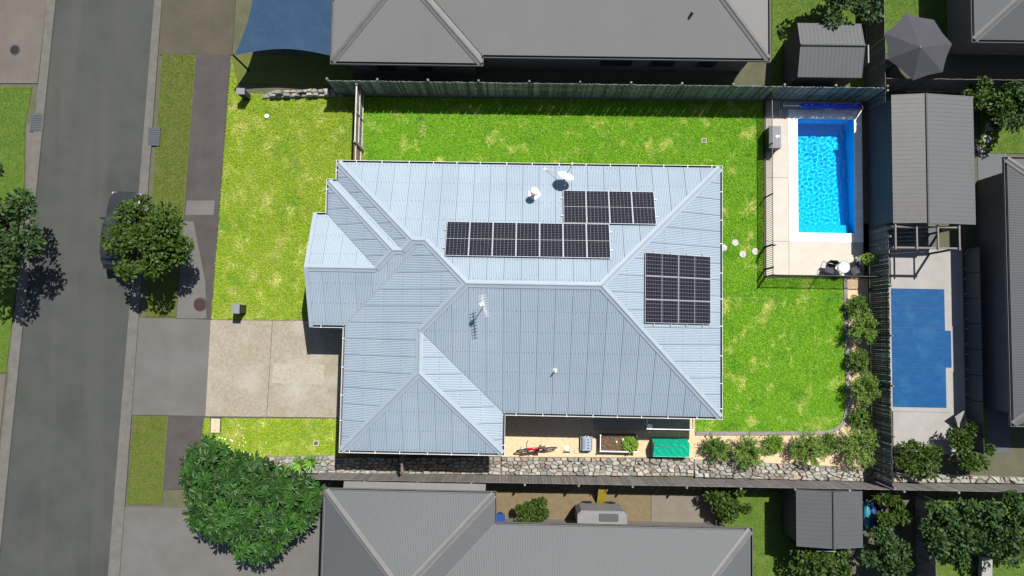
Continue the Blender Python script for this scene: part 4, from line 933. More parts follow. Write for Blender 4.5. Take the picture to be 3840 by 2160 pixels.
rumple('roof_cover', m_green, (gx0_,gy0_+.07,gh0), (gx1_,gy0_+.07,gh0), (gx1_-.03,yr_,gh1), (gx0_+.03,yr_,gh1), amp=.02)
rumple('back_cover', m_green, (gx1_,gy1_,.03), (gx0_,gy1_,.03), (gx0_+.03,yr_,gh1), (gx1_-.03,yr_,gh1), amp=.01)
for sx, xx, xi in ((0, gx0_, gx0_+.03), (1, gx1_, gx1_-.03)):
    MB().add([(xx,gy0_,.03),(xx,gy1_,.03),(xi,yr_,gh1),(xx,gy0_+.07,gh0)], [(0,1,2,3)]).build('end_cover', m_greenp, r)
for t in (.07,.42,.53,.93): xx = gx0_+(gx1_-gx0_)*t; MB().box((xx, gy0_+.025, .32), (.03,.012,.60), 0, Matrix.Rotation(-.11, 3, 'X')).build('zip', m_black, r)
MB().tube([(gx0_,gy0_+.06,gh0+.02),(gx1_,gy0_+.06,gh0+.02)], .012, 6).build('piping', mat('green_trim', (.10,.42,.32)), r)
MB().tube([(gx0_+.05,yr_-.12,gh1-.045),(gx1_-.35,yr_-.12,gh1-.045)], .010, 6).build('roof_seam', m_black, r)
# clothesline
a, b = P(2425, 1590, 1.5), P(2600, 1612, 1.5); cl_z = 1.5; r = thing('clothesline', 'white fold-down clothesline frame under the south eave', 'clothesline', ((a[0]+b[0])/2, SY+.6, 0))
yw = SY+.62; yo = b[1]
for xx in (a[0]+.03, b[0]-.03): MB().tube([(xx,yw,cl_z),(xx,yo,cl_z)], .02, 6).build('arm', m_white, r); MB().tube([(xx,yw,cl_z-.5),(xx,yo+.3,cl_z)], .014, 6).build('brace', m_white, r)
MB().tube([(a[0],yo,cl_z),(b[0],yo,cl_z)], .022, 6).build('front_bar', m_white, r)
for i in range(4): MB().tube([(a[0],yw-.16*i-.2,cl_z+.01),(b[0],yw-.16*i-.2,cl_z+.01)], .005, 4).build('line', m_white, r)
px_, py_ = P(2437, 1600, 1.5)[:2]; tag(MB().lathe((px_, py_, 1.44), [(.10,0),(.14,.07),(.13,.09),(.09,.03),(.02,.025)], 16).build('peg_basket', m_white), 'small white peg basket hanging at the left end of the clothesline', 'basket')
# air conditioner on the garage's east wall
p = P(1901, 1602, .8); r = thing('air_conditioner', 'white outdoor air-conditioner unit on the garage side wall', 'air conditioner', (GX-.62+.17, p[1], .0)); yy = p[1]; xx = GX-.62+.20
MB().box((xx+.14, yy, .42), (.36,.85,.72)).build('cabinet', m_white, r); MB().lathe((xx+.325, yy-.1, .42), [(.26,0),(.25,.012),(.02,.014)], 22, Matrix.Rotation(math.pi/2, 3, 'Y')).build('fan_grille', m_box, r); MB().box((xx+.14, yy, .04), (.42,.95,.05)).build('pad', m_edge, r)
bpy.context.view_layer.update()

# ---------------------------------------------------------------- plants
def spray_shrub(name, label, px, py, R_, h, m, nst=46, lpp=34, ln=.085, wd=.022, group=None, droop=.25):
    """stems arching out from the base, narrow leaves along them"""
    x, y = XY(px, py, h*.45); r = thing(name, label, 'shrub', (x, y, .024), group=group); P_, D_ = [], []; stem = MB()
    for i in range(nst):
        a = rng.uniform(0, 6.28); sp_ = R_*math.sqrt(rng.uniform(.05, 1)); top = h*rng.uniform(.65, 1.05)*(1-.35*(sp_/R_)**2); e = np.array([x+sp_*math.cos(a), y+sp_*math.sin(a), top]); b = np.array([x, y, .05]); c = np.array([x+.35*sp_*math.cos(a), y+.35*sp_*math.sin(a), top*.75])
        ts = rng.uniform(.30, 1.0, lpp); cv = ((1-ts)**2)[:,None]*b+(2*ts*(1-ts))[:,None]*c+(ts**2)[:,None]*e; dv = (2*(1-ts))[:,None]*(c-b)+(2*ts)[:,None]*(e-c); dv /= np.linalg.norm(dv, axis=1, keepdims=True)
        P_.append(cv+rng.normal(size=cv.shape)*.035); D_.append(dv*.7+rng.normal(size=dv.shape)*.75)
        if i % 3 == 0: stem.tube([tuple(b), tuple(.25*b+.5*c+.25*e), tuple(e)], [.014,.010,.005], 5)
    stem.build('stem', m_bark, r); leaves('crown', np.concatenate(P_), np.concatenate(D_), ln, wd, m, r, off=r.location)
    return r
SH = [('shrub',3215,1150,.55,.75,m_leafB,'compact dark green shrub nearest the pool fence in the east bed'),
 ('bottlebrush',3238,1228,.82,1.5,m_leafC,'tall feathery light-green shrub by the east fence, upper of the two big ones'),
 ('shrub',3215,1352,.55,.8,m_leafB,'compact dark green shrub between the two tall feathery shrubs of the east bed'),
 ('bottlebrush',3238,1455,.85,1.5,m_leafC,'tall feathery light-green shrub by the east fence, lower of the two big ones'),
 ('shrub',3226,1565,.50,.75,m_leafB,'compact dark shrub just above the south-east corner of the bed'),
 ('shrub',2688,1680,.72,1.0,m_leafB,'dense rounded shrub nearest the green greenhouse'),
 ('bottlebrush',2808,1690,.85,1.4,m_leafC,'feathery spreading shrub, second from the greenhouse in the south bed'),
 ('shrub',2900,1664,.45,.7,m_leafA,'small bright green shrub, third from the greenhouse in the south bed'),
 ('bottlebrush',3028,1682,.85,1.4,m_leafC,'feathery spreading shrub in the middle of the south bed, right of the small bright one'),
 ('shrub',3106,1662,.45,.7,m_leafB,'small dark shrub beside the curve of the concrete edging'),
 ('bottlebrush',3220,1668,1.0,1.5,m_leafC,'largest feathery shrub in the south-east corner of the lot')]
for nm, px, py, R_, h, m, lab in SH:
    big = nm == 'bottlebrush'
    spray_shrub(nm, lab, px, py, R_*1.14, h, m, 110 if big else 90, 58 if big else 60, .095 if big else .075, .034 if big else .042, 'garden shrubs in the gravel bed')
def tree(name, label, px, py, R_, h, m, n=5200, leaf=.20, ncl=26, flat=.75, seed=1, trunk=.12, base=None, group=None):
    rg = np.random.default_rng(seed); x, y = base if base is not None else XY(px, py, h*.65); r = thing(name, label, 'tree', (x, y, .03), group=group)
    cz = h*.66; tr = MB(); tr.tube([(x,y,.0),(x+.05,y+.04,h*.28),(x,y,h*.5)], [trunk,trunk*.8,trunk*.55], 9); P_, D_ = [], []
    for i in range(ncl):
        u = rg.normal(size=3); u /= np.linalg.norm(u); q = rg.uniform(.40, 1.08)**.7; c = np.array([x+u[0]*R_*q, y+u[1]*R_*q, cz+abs(u[2])*h*.30*q*flat*(1 if u[2] > -.3 else -.6)]); rc = R_*rg.uniform(.16, .40)
        if i % 2 == 0: tr.tube([(x,y,h*.42),tuple((np.array([x,y,h*.5])+c)/2),tuple(c)], [trunk*.45,trunk*.3,.015], 6)
        k = n//ncl; v = rg.normal(size=(k, 3)); v /= np.linalg.norm(v, axis=1, keepdims=True); v *= (rg.uniform(.25, 1, k)**.5)[:,None]; v[:,2] *= .7
        P_.append(c+v*rc); D_.append(v+rg.normal(size=(k, 3))*.6)
    tr.build('trunk', m_bark, r); leaves('crown', np.concatenate(P_), np.concatenate(D_), leaf, leaf*.62, m, r, off=r.location)
    return r
tree('street_tree', 'leafy green street tree on the verge overhanging the parked car', 556, 900, 1.85, 4.2, m_leafT, 6500, .20, 30, seed=4, trunk=.10)
tree('street_tree', 'dark green tree across the street at the left edge', -20, 830, 2.5, 4.5, m_leafD, 6500, .22, 30, seed=9, trunk=.13)
tree('garden_tree', 'dark leafy tree at the top edge beyond the garden shed', 3185, -10, 1.5, 3.2, m_leafD, 3600, .2, 20, seed=12, group='trees in neighbouring yards')
tree('garden_tree', 'leafy shrub tree east of the large carport roof', 3700, 385, 1.1, 2.2, m_leafT, 2600, .18, 16, seed=13, group='trees in neighbouring yards')
tree('garden_tree', 'small green tree at the north-east edge behind the carport', 3800, 400, 1.0, 2.4, m_leafD, 2200, .18, 14, seed=14, group='trees in neighbouring yards')
tree('garden_tree', 'green shrub south of the neighbouring pool deck, left one', 3440, 1712, 1.0, 1.4, m_leafT, 2000, .16, 14, seed=15, group='trees in neighbouring yards')
tree('garden_tree', 'green shrub south of the neighbouring pool deck, right one', 3640, 1690, 1.1, 1.4, m_leafT, 2200, .16, 14, seed=16, group='trees in neighbouring yards')
tree('garden_tree', 'green bush in the sandy yard by the southern roof valley', 1990, 1930, .75, 1.3, m_leafT, 1800, .15, 12, seed=17, group='trees in neighbouring yards')
tree('garden_tree', 'green shrub beside the southern grey shed, on its left', 2740, 1890, 1.0, 1.5, m_leafT, 2200, .17, 14, seed=18, group='trees in neighbouring yards')
tree('garden_tree', 'dense bush below the southern grey shed', 3080, 2100, 1.35, 1.8, m_leafT, 3200, .18, 18, seed=19, group='trees in neighbouring yards')
tree('garden_tree', 'dark tree in the south-east yard, left of the two', 3560, 1985, 1.4, 3.0, m_leafD, 3600, .2, 20, seed=20, group='trees in neighbouring yards')
tree('garden_tree', 'dark tree in the south-east yard, right of the two', 3790, 1990, 1.5, 3.0, m_leafD, 3600, .2, 20, seed=21, group='trees in neighbouring yards')
tree('garden_tree', 'pale green bush right of the toys by the southern shed', 3340, 1915, .8, 1.6, m_leafT, 1800, .16, 12, seed=22, group='trees in neighbouring yards')
tree('garden_tree', 'dark bush at the bottom edge right of the southern shed', 3330, 2080, 1.2, 2.0, m_leafD, 2600, .18, 16, seed=23, group='trees in neighbouring yards')
# frangipani: rosettes of large leaves
def rosette_mesh(seed, n=11, ln=.34, wd=.105, m=m_leafF):
    r = random.Random(seed); mb = MB()
    for i in range(n):
        a = 2*math.pi*i/n+r.uniform(-.2,.2); el = r.uniform(-.15,.55); l = ln*r.uniform(.75,1.15); w = wd*r.uniform(.85,1.1); ca, sa = math.cos(a), math.sin(a)
        def pt(t, s, dz=0): return (ca*(.02+l*t)*math.cos(el)-sa*s, sa*(.02+l*t)*math.cos(el)+ca*s, l*t*math.sin(el)-.10*l*t*t*2+dz)
        mb.add([pt(0,-.008), pt(.3,-w*.32,.012), pt(.65,-w*.5,.012), pt(.92,-w*.22,.0), pt(1.0,0), pt(.92,w*.22), pt(.65,w*.5,.012), pt(.3,w*.32,.012), pt(0,.008), pt(.35,0,-.012), pt(.7,0,-.015)], [(0,1,9,8)[:3]+(9,) if False else (0,1,9), (8,9,7), (0,9,8), (1,2,10,9), (2,3,4,10), (7,9,10,6), (6,10,4,5)])
    return mb
fz = 2.2; fc = P(930, 1885, fz); fg = thing('frangipani_tree', 'large frangipani tree with glossy leaf rosettes and white flowers at the bottom left corner', 'tree', (*XY(945, 1890), .02))
FP = [(700,1700),(745,1660),(800,1655),(880,1690),(960,1715),(1040,1735),(1080,1770),(1150,1790),(1190,1830),(1200,1900),(1150,1960),(1090,2010),(1020,2085),(960,2110),(900,2060),(850,2020),(780,1990),(720,1960),(705,1880),(690,1790)]
fpoly = [XY(a, b, fz) for a, b in FP]; lo = np.min(fpoly, 0); hi = np.max(fpoly, 0); cen_ = np.mean(fpoly, 0); rm = [rosette_mesh(s).build('leaf_rosette', m_leafF, fg, world=False) for s in range(5)]; pos_ = []; tries = 0
while len(pos_) < 285 and tries < 60000:
    tries += 1; x, y = rng.uniform(lo, hi)
    if not inpoly(np.array([x]), np.array([y]), fpoly)[0]: continue
    if any((x-a)**2+(y-b)**2 < .27**2 for a, b, _ in pos_) and tries < 30000: continue
    d_ = math.hypot(x-cen_[0], y-cen_[1])/3.2; pos_.append((x, y, fz+.75*(1-d_*d_)+rng.uniform(-.45, .12)))
tw = MB(); bx_, by_ = fg.location.x, fg.location.y; tw.tube([(bx_,by_,0),(bx_+.05,by_,.6),(bx_,by_+.05,1.1)], [.16,.13,.11], 9)
for i in range(14):
    a = 2*math.pi*i/14; q = pos_[i*17 % len(pos_)]; tw.tube([(bx_,by_,.9),((bx_+q[0])/2,(by_+q[1])/2,1.5),(q[0],q[1],q[2]-.03)], [.07,.05,.025], 6)
tw.build('trunk', m_bark, fg)
for i, (x, y, z) in enumerate(pos_):
    if i < 5: o = rm[i]
    else: o = rm[i % 5].copy(); C.objects.link(o); o.parent = fg
    k = rng.uniform(.8, 1.2); o.location = (x-bx_, y-by_, z-.02); o.scale = (k, k, k); o.rotation_euler = (rng.uniform(-.25,.25), rng.uniform(-.25,.25), rng.uniform(0, 6.28))
fm = MB()
for i in range(5):
    a = 2*math.pi*i/5; fm.add([(0,0,0),(.035*math.cos(a-.5),.035*math.sin(a-.5),.012),(.06*math.cos(a),.06*math.sin(a),.02),(.035*math.cos(a+.5),.035*math.sin(a+.5),.012)], [(0,1,2,3)])
fl0 = fm.build('flower_head', m_petal, fg, world=False); first = True
for px, py in ((824,1640),(835,1642),(845,1646),(866,1648),(872,1652),(862,1678),(868,1682),(912,1694),(922,1698),(806,1714),(812,1716),(803,1720),(938,1702)):
    p = P(px, py, fz+.25)
    o = fl0 if first else fl0.copy()
    if not first: C.objects.link(o); o.parent = fg
    first = False; o.location = (p[0]-bx_, p[1]-by_, p[2]); o.rotation_euler = (rng.uniform(-.3,.3), rng.uniform(-.3,.3), rng.uniform(0, 6)); o.scale = (.9,.9,.9)
fb = fm.build('fallen_blossom', m_petal, None, world=False); first = True
for px, py in ((895,1595),(883,1630),(915,1642),(910,1632),(921,1658),(998,1660),(899,1660),(905,1605),(898,1668),(914,1672),(1013,1693)):
    p = P(px, py, .07); o = fb if first else fb.copy()
    if not first: C.objects.link(o)
    first = False; o.location = p; o.scale = (.62,.62,.62); o.rotation_euler = (0,0,rng.uniform(0, 6)); tag(o, 'white frangipani blossom fallen on the small southern front lawn', 'blossom', 'fallen blossoms')
def agave(px, py, lab, k=1.0):
    x, y = XY(px, py, .4); r = thing('agave', lab, 'plant', (x, y, .03)); a0 = MB()
    MB().tube([(x,y,.03),(x,y,.4)], [.10,.07], 8).build('stem', m_bark, r)
    for i in range(22):
        a = i*2.4; el = .25+.9*(i/22); l = k*.62*random.uniform(.85,1.1); w = .10; u = Vector((math.cos(a)*math.cos(el), math.sin(a)*math.cos(el), math.sin(el))); s = Vector((-math.sin(a), math.cos(a), 0)); c = Vector((x, y, .38)); n_ = u.cross(s)
        MB().add([(c-s*.03)[:], (c+u*l*.4-s*w/2+n_*.02)[:], (c+u*l-Vector((0,0,.06*l)))[:], (c+u*l*.4+s*w/2+n_*.02)[:], (c+s*.03)[:], (c+u*l*.4)[:]], [(0,1,5),(1,2,5),(5,2,3),(0,5,4),(5,3,4)]).build('leaf', m_leafG, r)
agave(1124, 1740, 'bright green agave by the boulder wall, left of two'); agave(1166, 1730, 'bright green agave by the boulder wall, right of two', .95); agave(1085, 1764, 'agave half hidden under the frangipani edge', .8)

# ---------------------------------------------------------------- neighbouring houses
def nb_house(name, label, out, planes_, blocks_, caps_, mroof, skip=()):
    r = thing(name, label, 'house', (sum(p[0] for p in out)/len(out), sum(p[1] for p in out)/len(out), 0))
    MB().prism(offset_poly(out, .55), 0, ZE-.14).build('wall', m_nwall, r)
    a_, b_ = offset_poly(out, .10), offset_poly(out, .55); n = len(out)
    MB().add([(p[0], p[1], ZE-.13) for p in a_]+[(p[0], p[1], ZE-.13) for p in b_], [(i, (i+1)%n, n+(i+1)%n, n+i) for i in range(n)]).build('soffit', m_nwall, r)
    make_roof(r, planes_, blocks_, {}, mroof, m_ncap, False, caps_, out); gutters(r, out, m=m_ncap, straps=False)
    return r
def nwin(r, x0, x1, y, z0, z1, nrm=-1):
    f_ = MB().box(((x0+x1)/2, y+nrm*.02, (z0+z1)/2), (x1-x0, .06, z1-z0)).build('window', m_ncap, r); MB().box(((x0+x1)/2, y+nrm*.035, (z0+z1)/2), (x1-x0-.14, .05, z1-z0-.14)).build('pane', m_glass, f_)
# north house
nx0 = P(1238,243,ZE)[0]; ysl = P(1500,243,ZE)[1]; xst = P(1812,250,ZE)[0]; ysr = P(2300,222,ZE)[1]; nx1 = P(2888,238,ZE)[0]; nyt = ysr+11.5
out = [(nx0,ysl),(xst,ysl),(xst,ysr),(nx1,ysr),(nx1,nyt),(nx0,nyt)]
pl = {'SL':('y',ysl,1),'WL':('x',nx0,1),'EL':('x',xst,-1),'SR':('y',ysr,1),'ER':('x',nx1,-1),'NN':('y',nyt,-1)}
hl = (xst-nx0)/2; hr = (nyt-ysr)/2
cp = [((nx0,ysl),(nx0+hl,ysl+hl),'SL','WL',1),((xst,ysl),(nx0+hl,ysl+hl),'SL','EL',1),((nx1,ysr),(nx1-hr,ysr+hr),'SR','ER',1),((xst,ysr),(xst-hl,ysr+hl),'EL','SR',0)]
nh = nb_house('neighbour_house', 'long grey-roofed neighbouring house north of the paling fence', out, pl, [['SL','WL','EL','NN'],['SR','ER','NN','WL']], cp, m_nroof)
for a, b in ((1400,1480),(1560,1620),(2250,2380),(2440,2540),(2620,2700)):
    xa_, xb_ = P(a,300,1.5)[0], P(b,300,1.5)[0]; yy = (ysl if b < 1812 else ysr)+.55; nwin(nh, xa_, xb_, yy, .6, 2.15)
p = P(2592, 55, 3.9); pz = ZE+TAN*(p[1]-ysr); p = P(2592, 55, pz); MB().tube([(p[0],p[1],pz),(p[0],p[1],pz+.35)], .07, 10).build('flue', m_pit, nh)
# south house
sx0 = P(1214,1840,ZE)[0]; syl = P(1500,1836,ZE)[1]; sxs = P(1862,1838,ZE)[0]; syr = P(2300,1968,ZE)[1]; sx1 = P(2822,1972,ZE)[0]; syb = syr-11.5
out = [(sx0,syb),(sx1,syb),(sx1,syr),(sxs,syr),(sxs,syl),(sx0,syl)]
pl = {'NL':('y',syl,-1),'WL':('x',sx0,1),'EL':('x',sxs,-1),'NR':('y',syr,-1),'ER':('x',sx1,-1),'SS':('y',syb,1)}
hl = (sxs-sx0)/2; hr = (syr-syb)/2
cp = [((sx0,syl),(sx0+hl,syl-hl),'NL','WL',1),((sxs,syl),(sx0+hl,syl-hl),'NL','EL',1),((sx1,syr),(sx1-hr,syr-hr),'NR','ER',1),((sxs,syr),(sxs-hl,syr-hl),'EL','NR',0)]
sh_ = nb_house('neighbour_house', 'grey-roofed neighbouring house south of the boundary fence', out, pl, [['NL','WL','EL','SS'],['NR','ER','SS','WL']], cp, m_nroofb)
ax0, ax1 = P(1292,1820,2.3)[0], P(1822,1820,2.3)[0]; ay0, ay1 = syl-.05, P(1500,1808,2.35)[1]
MB().add([(ax0,ay0,2.55),(ax1,ay0,2.55),(ax1,ay1,2.40),(ax0,ay1,2.40),(ax0,ay0,2.50),(ax1,ay0,2.50),(ax1,ay1,2.35),(ax0,ay1,2.35)], [(0,1,2,3),(7,6,5,4),(0,4,5,1),(1,5,6,2),(2,6,7,3),(3,7,4,0)]).build('awning', m_ncap, sh_)
# east house
ex0 = P(3772,900,ZE)[0]; eyn = P(3800,588,ZE)[1]; eys = P(3800,1600,ZE)[1]; out = [(ex0,eys),(ex0+10,eys),(ex0+10,eyn),(ex0,eyn)]; hh_ = 5
pl = {'W':('x',ex0,1),'E':('x',ex0+10,-1),'N':('y',eyn,-1),'S':('y',eys,1)}
nb_house('neighbour_house', 'dark-roofed neighbouring house at the right edge beyond the covered pool', out, pl, [['W','E','N','S']], [((ex0,eyn),(ex0+5,eyn-5),'N','W',1),((ex0,eys),(ex0+5,eys+5),'S','W',1),((ex0+5,eys+5),(ex0+5,eyn-5),'W','E',1)], m_shed)
# north-east house
qx = P(3642,80,ZE)[0]; qy = P(3750,160,ZE)[1]; out = [(qx,qy),(qx+10,qy),(qx+10,qy+9),(qx,qy+9)]; pl = {'W':('x',qx,1),'E':('x',qx+10,-1),'N':('y',qy+9,-1),'S':('y',qy,1)}
nb_house('neighbour_house', 'pale blue-grey roof corner of the house at the top right', out, pl, [['W','E','N','S']], [((qx,qy),(qx+4.5,qy+4.5),'S','W',1)], m_nroofb)

# ---------------------------------------------------------------- sheds, carport, pergola, umbrella, sail
def shed(name, label, c0, c1, zw, zr, ridge, ma, mb_, off=.5, mridge=None):
    """gable-roofed shed given by two opposite roof corners in pixels, at wall height zw"""
    a, b = P(*c0, zw), P(*c1, zw); x0, x1 = sorted((a[0], b[0])); y0, y1 = sorted((a[1], b[1])); r = thing(name, label, 'shed', ((x0+x1)/2, (y0+y1)/2, 0)); i = .12
    if ridge == 'x':
        ym = y0+(y1-y0)*off; w = [(x0+i,y0+i),(x1-i,y0+i),(x1-i,y1-i),(x0+i,y1-i)]
        s1 = [(x0,y0,zw),(x1,y0,zw),(x1,ym,zr),(x0,ym,zr)]; s2 = [(x0,ym,zr),(x1,ym,zr),(x1,y1,zw),(x0,y1,zw)]; rp, rq = (x0,ym,zr+.02), (x1,ym,zr+.02)
        gab = [[(x,y0+i,zw-.02),(x,y1-i,zw-.02),(x,ym,zr-.06)] for x in (x0+i, x1-i)]
    else:
        xm = x0+(x1-x0)*off; w = [(x0+i,y0+i),(x1-i,y0+i),(x1-i,y1-i),(x0+i,y1-i)]
        s1 = [(x0,y0,zw),(xm,y0,zr),(xm,y1,zr),(x0,y1,zw)]; s2 = [(xm,y0,zr),(x1,y0,zw),(x1,y1,zw),(xm,y1,zr)]; rp, rq = (xm,y0,zr+.02), (xm,y1,zr+.02)
        gab = [[(x0+i,y,zw-.02),(x1-i,y,zw-.02),(xm,y,zr-.06)] for y in (y0+i, y1-i)]
    MB().prism(w, 0, zw-.03).build('wall', m_sheddk, r)
    for gb in gab: MB().add(gb, [(0,1,2)]).build('gable', m_sheddk, r)
    for s, m in ((s1, ma), (s2, mb_)):
        # ribbed sheet: slope split in ribs along the fall
        A, B_, Cc, Dd = map(Vector, s); mb = MB(); alongx = ridge == 'x'; L_ = (B_-A).length if alongx else (Dd-A).length; n = int(L_/.19); nn = Vector((0,0,.005))
        for k in range(n):
            for t0, t1, h_ in ((k/n, (k+.8)/n, 0), ((k+.8)/n, (k+1)/n, 1)):
                if alongx: q = [A.lerp(B_, t0), A.lerp(B_, t1), Dd.lerp(Cc, t1), Dd.lerp(Cc, t0)]
                else: q = [A.lerp(Dd, t0), B_.lerp(Cc, t0), B_.lerp(Cc, t1), A.lerp(Dd, t1)]
                mb.quad(*[(v+nn*(2 if h_ else 0))[:] for v in q])
        mb.build('roof_slope', m, r)
    MB().tube([rp, rq], .06, 8).build('ridge_cap', mridge or m_shedlt, r); return r
s_ = shed('garden_shed', 'grey gable-roofed garden shed beyond the fence at the top right', (2990,86), (3232,292), 2.2, 2.55, 'x', m_shed, m_shed, .54)
MB().box((P(3232,200,1)[0]-.1, s_.location.y, .95), (.06,.9,1.8)).build('door', m_box, s_)
s_ = shed('garden_shed', 'grey gable-roofed shed south of the boundary fence at the lower right', (2985,1836), (3236,2054), 2.2, 2.5, 'y', m_shed, m_shed, .52); s_.children[0].name = 'wall'
MB().box((s_.location.x, P(3100,2054,1)[1]+.1, .95), (.9,.06,1.8)).build('door', m_box, s_)
# carport: posts and a ridge roof
a, b = P(3342,356,2.5), P(3662,842,2.5); x0, x1, y0, y1 = a[0], b[0], b[1], a[1]; r = thing('carport', 'large grey-roofed carport beyond the east fence', 'carport', ((x0+x1)/2, (y0+y1)/2, 0)); xm = x0+(x1-x0)*.38
for s, m, nm in (([(x0,y0,2.5),(xm,y0,2.78),(xm,y1,2.78),(x0,y1,2.5)], m_shedlt, 'roof_slope'), ([(xm,y0,2.78),(x1,y0,2.45),(x1,y1,2.45),(xm,y1,2.78)], m_nroofb, 'roof_slope')):
    A, B_, Cc, Dd = map(Vector, s); mb = MB(); n = 30
    for k in range(n):
        for t0, t1, h_ in ((k/n, (k+.8)/n, 0), ((k+.8)/n, (k+1)/n, 1)): mb.quad(*[(v+Vector((0,0,.008*h_)))[:] for v in (A.lerp(Dd, t0), B_.lerp(Cc, t0), B_.lerp(Cc, t1), A.lerp(Dd, t1))])
    mb.build(nm, m, r)
MB().tube([(xm,y0,2.8),(xm,y1,2.8)], .05, 8).build('ridge_cap', m_shedlt, r)
for xx in (x0+.15, x1-.15):
    for yy in (y0+.15, (y0+y1)/2, y1-.15): MB().box((xx, yy, 1.22), (.10,.10,2.44)).build('post', m_pit, r)
MB().box((x0+.1, (y0+y1)/2, 1.2), (.05, y1-y0-.3, 2.3)).build('side_wall', m_sheddk, r)
# pergola
a, b = P(3352,850,2.3), P(3592,932,2.3); x0, x1, y0, y1 = a[0], b[0], b[1], a[1]; r = thing('pergola', 'small timber pergola frame below the carport by the neighbouring pool', 'pergola', ((x0+x1)/2, (y0+y1)/2, 0))
for xx in (x0, x1):
    for yy in (y0, y1): MB().box((xx, yy, 1.13), (.09,.09,2.26)).build('post', m_nwall, r)
for yy in (y0, y1): MB().box(((x0+x1)/2, yy, 2.32), (x1-x0+.2,.08,.12)).build('beam', m_nwall, r)
for i in range(4): MB().box((x0+(x1-x0)*i/3, (y0+y1)/2, 2.42), (.07, y1-y0+.2, .08)).build('rafter', m_nwall, r)
rect('pergola_floor', x0-.3, x1+.3, y0-.4, y1+.5, .03, m_pit)
# neighbouring pool and deck
d0, d1 = XY(3338, 930), XY(3622, 1705); rect('neighbour_pool_deck', d0[0], d1[0], d1[1], d0[1], .04, m_concdk)
px0, py0, px1, py1 = NPOOL[0], NPOOL[1], NPOOL[2], NPOOL[3]; nxx = XY(3563,1300)[0]; ny0, ny1 = XY(3550,1378)[1], XY(3550,1240)[1]
r = thing('covered_pool', 'neighbouring swimming pool under a flat blue cover beyond the east fence', 'pool', ((px0+px1)/2, (py0+py1)/2, 0))
MB().prism([(px0-.22,py0-.22),(px1+.22,py0-.22),(px1+.22,ny0-.22),(nxx+.22,ny0-.22),(nxx+.22,ny1+.22),(px1+.22,ny1+.22),(px1+.22,py1+.22),(px0-.22,py1+.22)], .042, .07).build('coping', m_concdk, r)
MB().prism([(px0,py0),(px1,py0),(px1,ny0),(nxx,ny0),(nxx,ny1),(px1,ny1),(px1,py1),(px0,py1)], .06, .085).build('cover', m_coverlt, r)
for i in range(1, 6): MB().box(((px0+px1)/2, py0+(py1-py0)*i/6, .088), (px1-px0-.02, .03, .006)).build('cover_seam', m_blueplastic, r)
a0_, a1_ = XY(3624, 935), XY(3690, 1690); rect('neighbour_garden_strip', a0_[0], a1_[0]+.2, a1_[1], a0_[1], .03, m_verge_turf)
r = thing('glass_fence', 'low glass pool fence along the right side of the neighbouring pool deck', 'fence', (XY(3625,1300)[0], XY(3625,1300)[1], 0)); xg = XY(3622,1300)[0]
for i in range(8):
    t0 = a1_[1]+(a0_[1]-a1_[1])*i/8; t1 = a1_[1]+(a0_[1]-a1_[1])*(i+1)/8; MB().box((xg, (t0+t1)/2, .62), (.016, t1-t0-.04, 1.15)).build('pane', m_nroofb, r)
    for tt in (t0+.25, t1-.25): MB().box((xg, tt, .10), (.06,.06,.16)).build('spigot', m_alu, r)
# lounge object on deck
x, y = XY(3640, 1610); r = thing('sun_lounger', 'pale sun lounger at the lower corner of the neighbouring pool deck', 'lounger', (x-.3, y, .04))
MB().box((x-.45, y+.1, .30), (.55,1.2,.06), .6).build('bed', m_concdk, r); MB().box((x-.78, y+.62, .46), (.55,.55,.05), .6, Matrix.Rotation(.6, 3, 'Z') @ Matrix.Rotation(.5, 3, 'X')).build('backrest', m_concdk, r)
for dx, dy in ((-.2,-.3),(.2,-.45),(-.75,.45),(-.4,.7)): MB().box((x-.35+dx*.6, y+dy*.6+.05, .16), (.05,.05,.26)).build('leg', m_alu, r)
# umbrella
cu = P(3450, 178, 2.9); r = thing('garden_umbrella', 'large dark grey market umbrella in the yard at the top right', 'umbrella', (*XY(3450,195), 0)); cx, cy = float(cu[0]), float(cu[1])
uv = [P(a, b, 2.25) for a, b in ((3399,48),(3502,74),(3570,165),(3535,270),(3424,302),(3328,222),(3318,126))]
for i in range(7):
    a, b = uv[i], uv[(i+1)%7]; m_ = (np.array(a)+np.array(b))/2+np.array([0,0,.02]); m_[:2] += (np.array([cx,cy])-m_[:2])*.04
    MB().add([tuple(a), tuple(m_), tuple(b), (cx,cy,2.95)], [(0,1,3),(1,2,3)]).build('canopy_panel', m_canvas, r)
    MB().tube([tuple(np.array(a)-[0,0,.03]), (cx,cy,2.88)], .012, 5).build('rib', m_dark, r)
MB().tube([(cx,cy,.05),(cx,cy,2.95)], .035, 8).build('pole', m_dark, r); MB().lathe((cx,cy,0), [(.35,0.01),(.35,.06),(.08,.12),(.04,.2)], 14).build('base', m_dark, r)
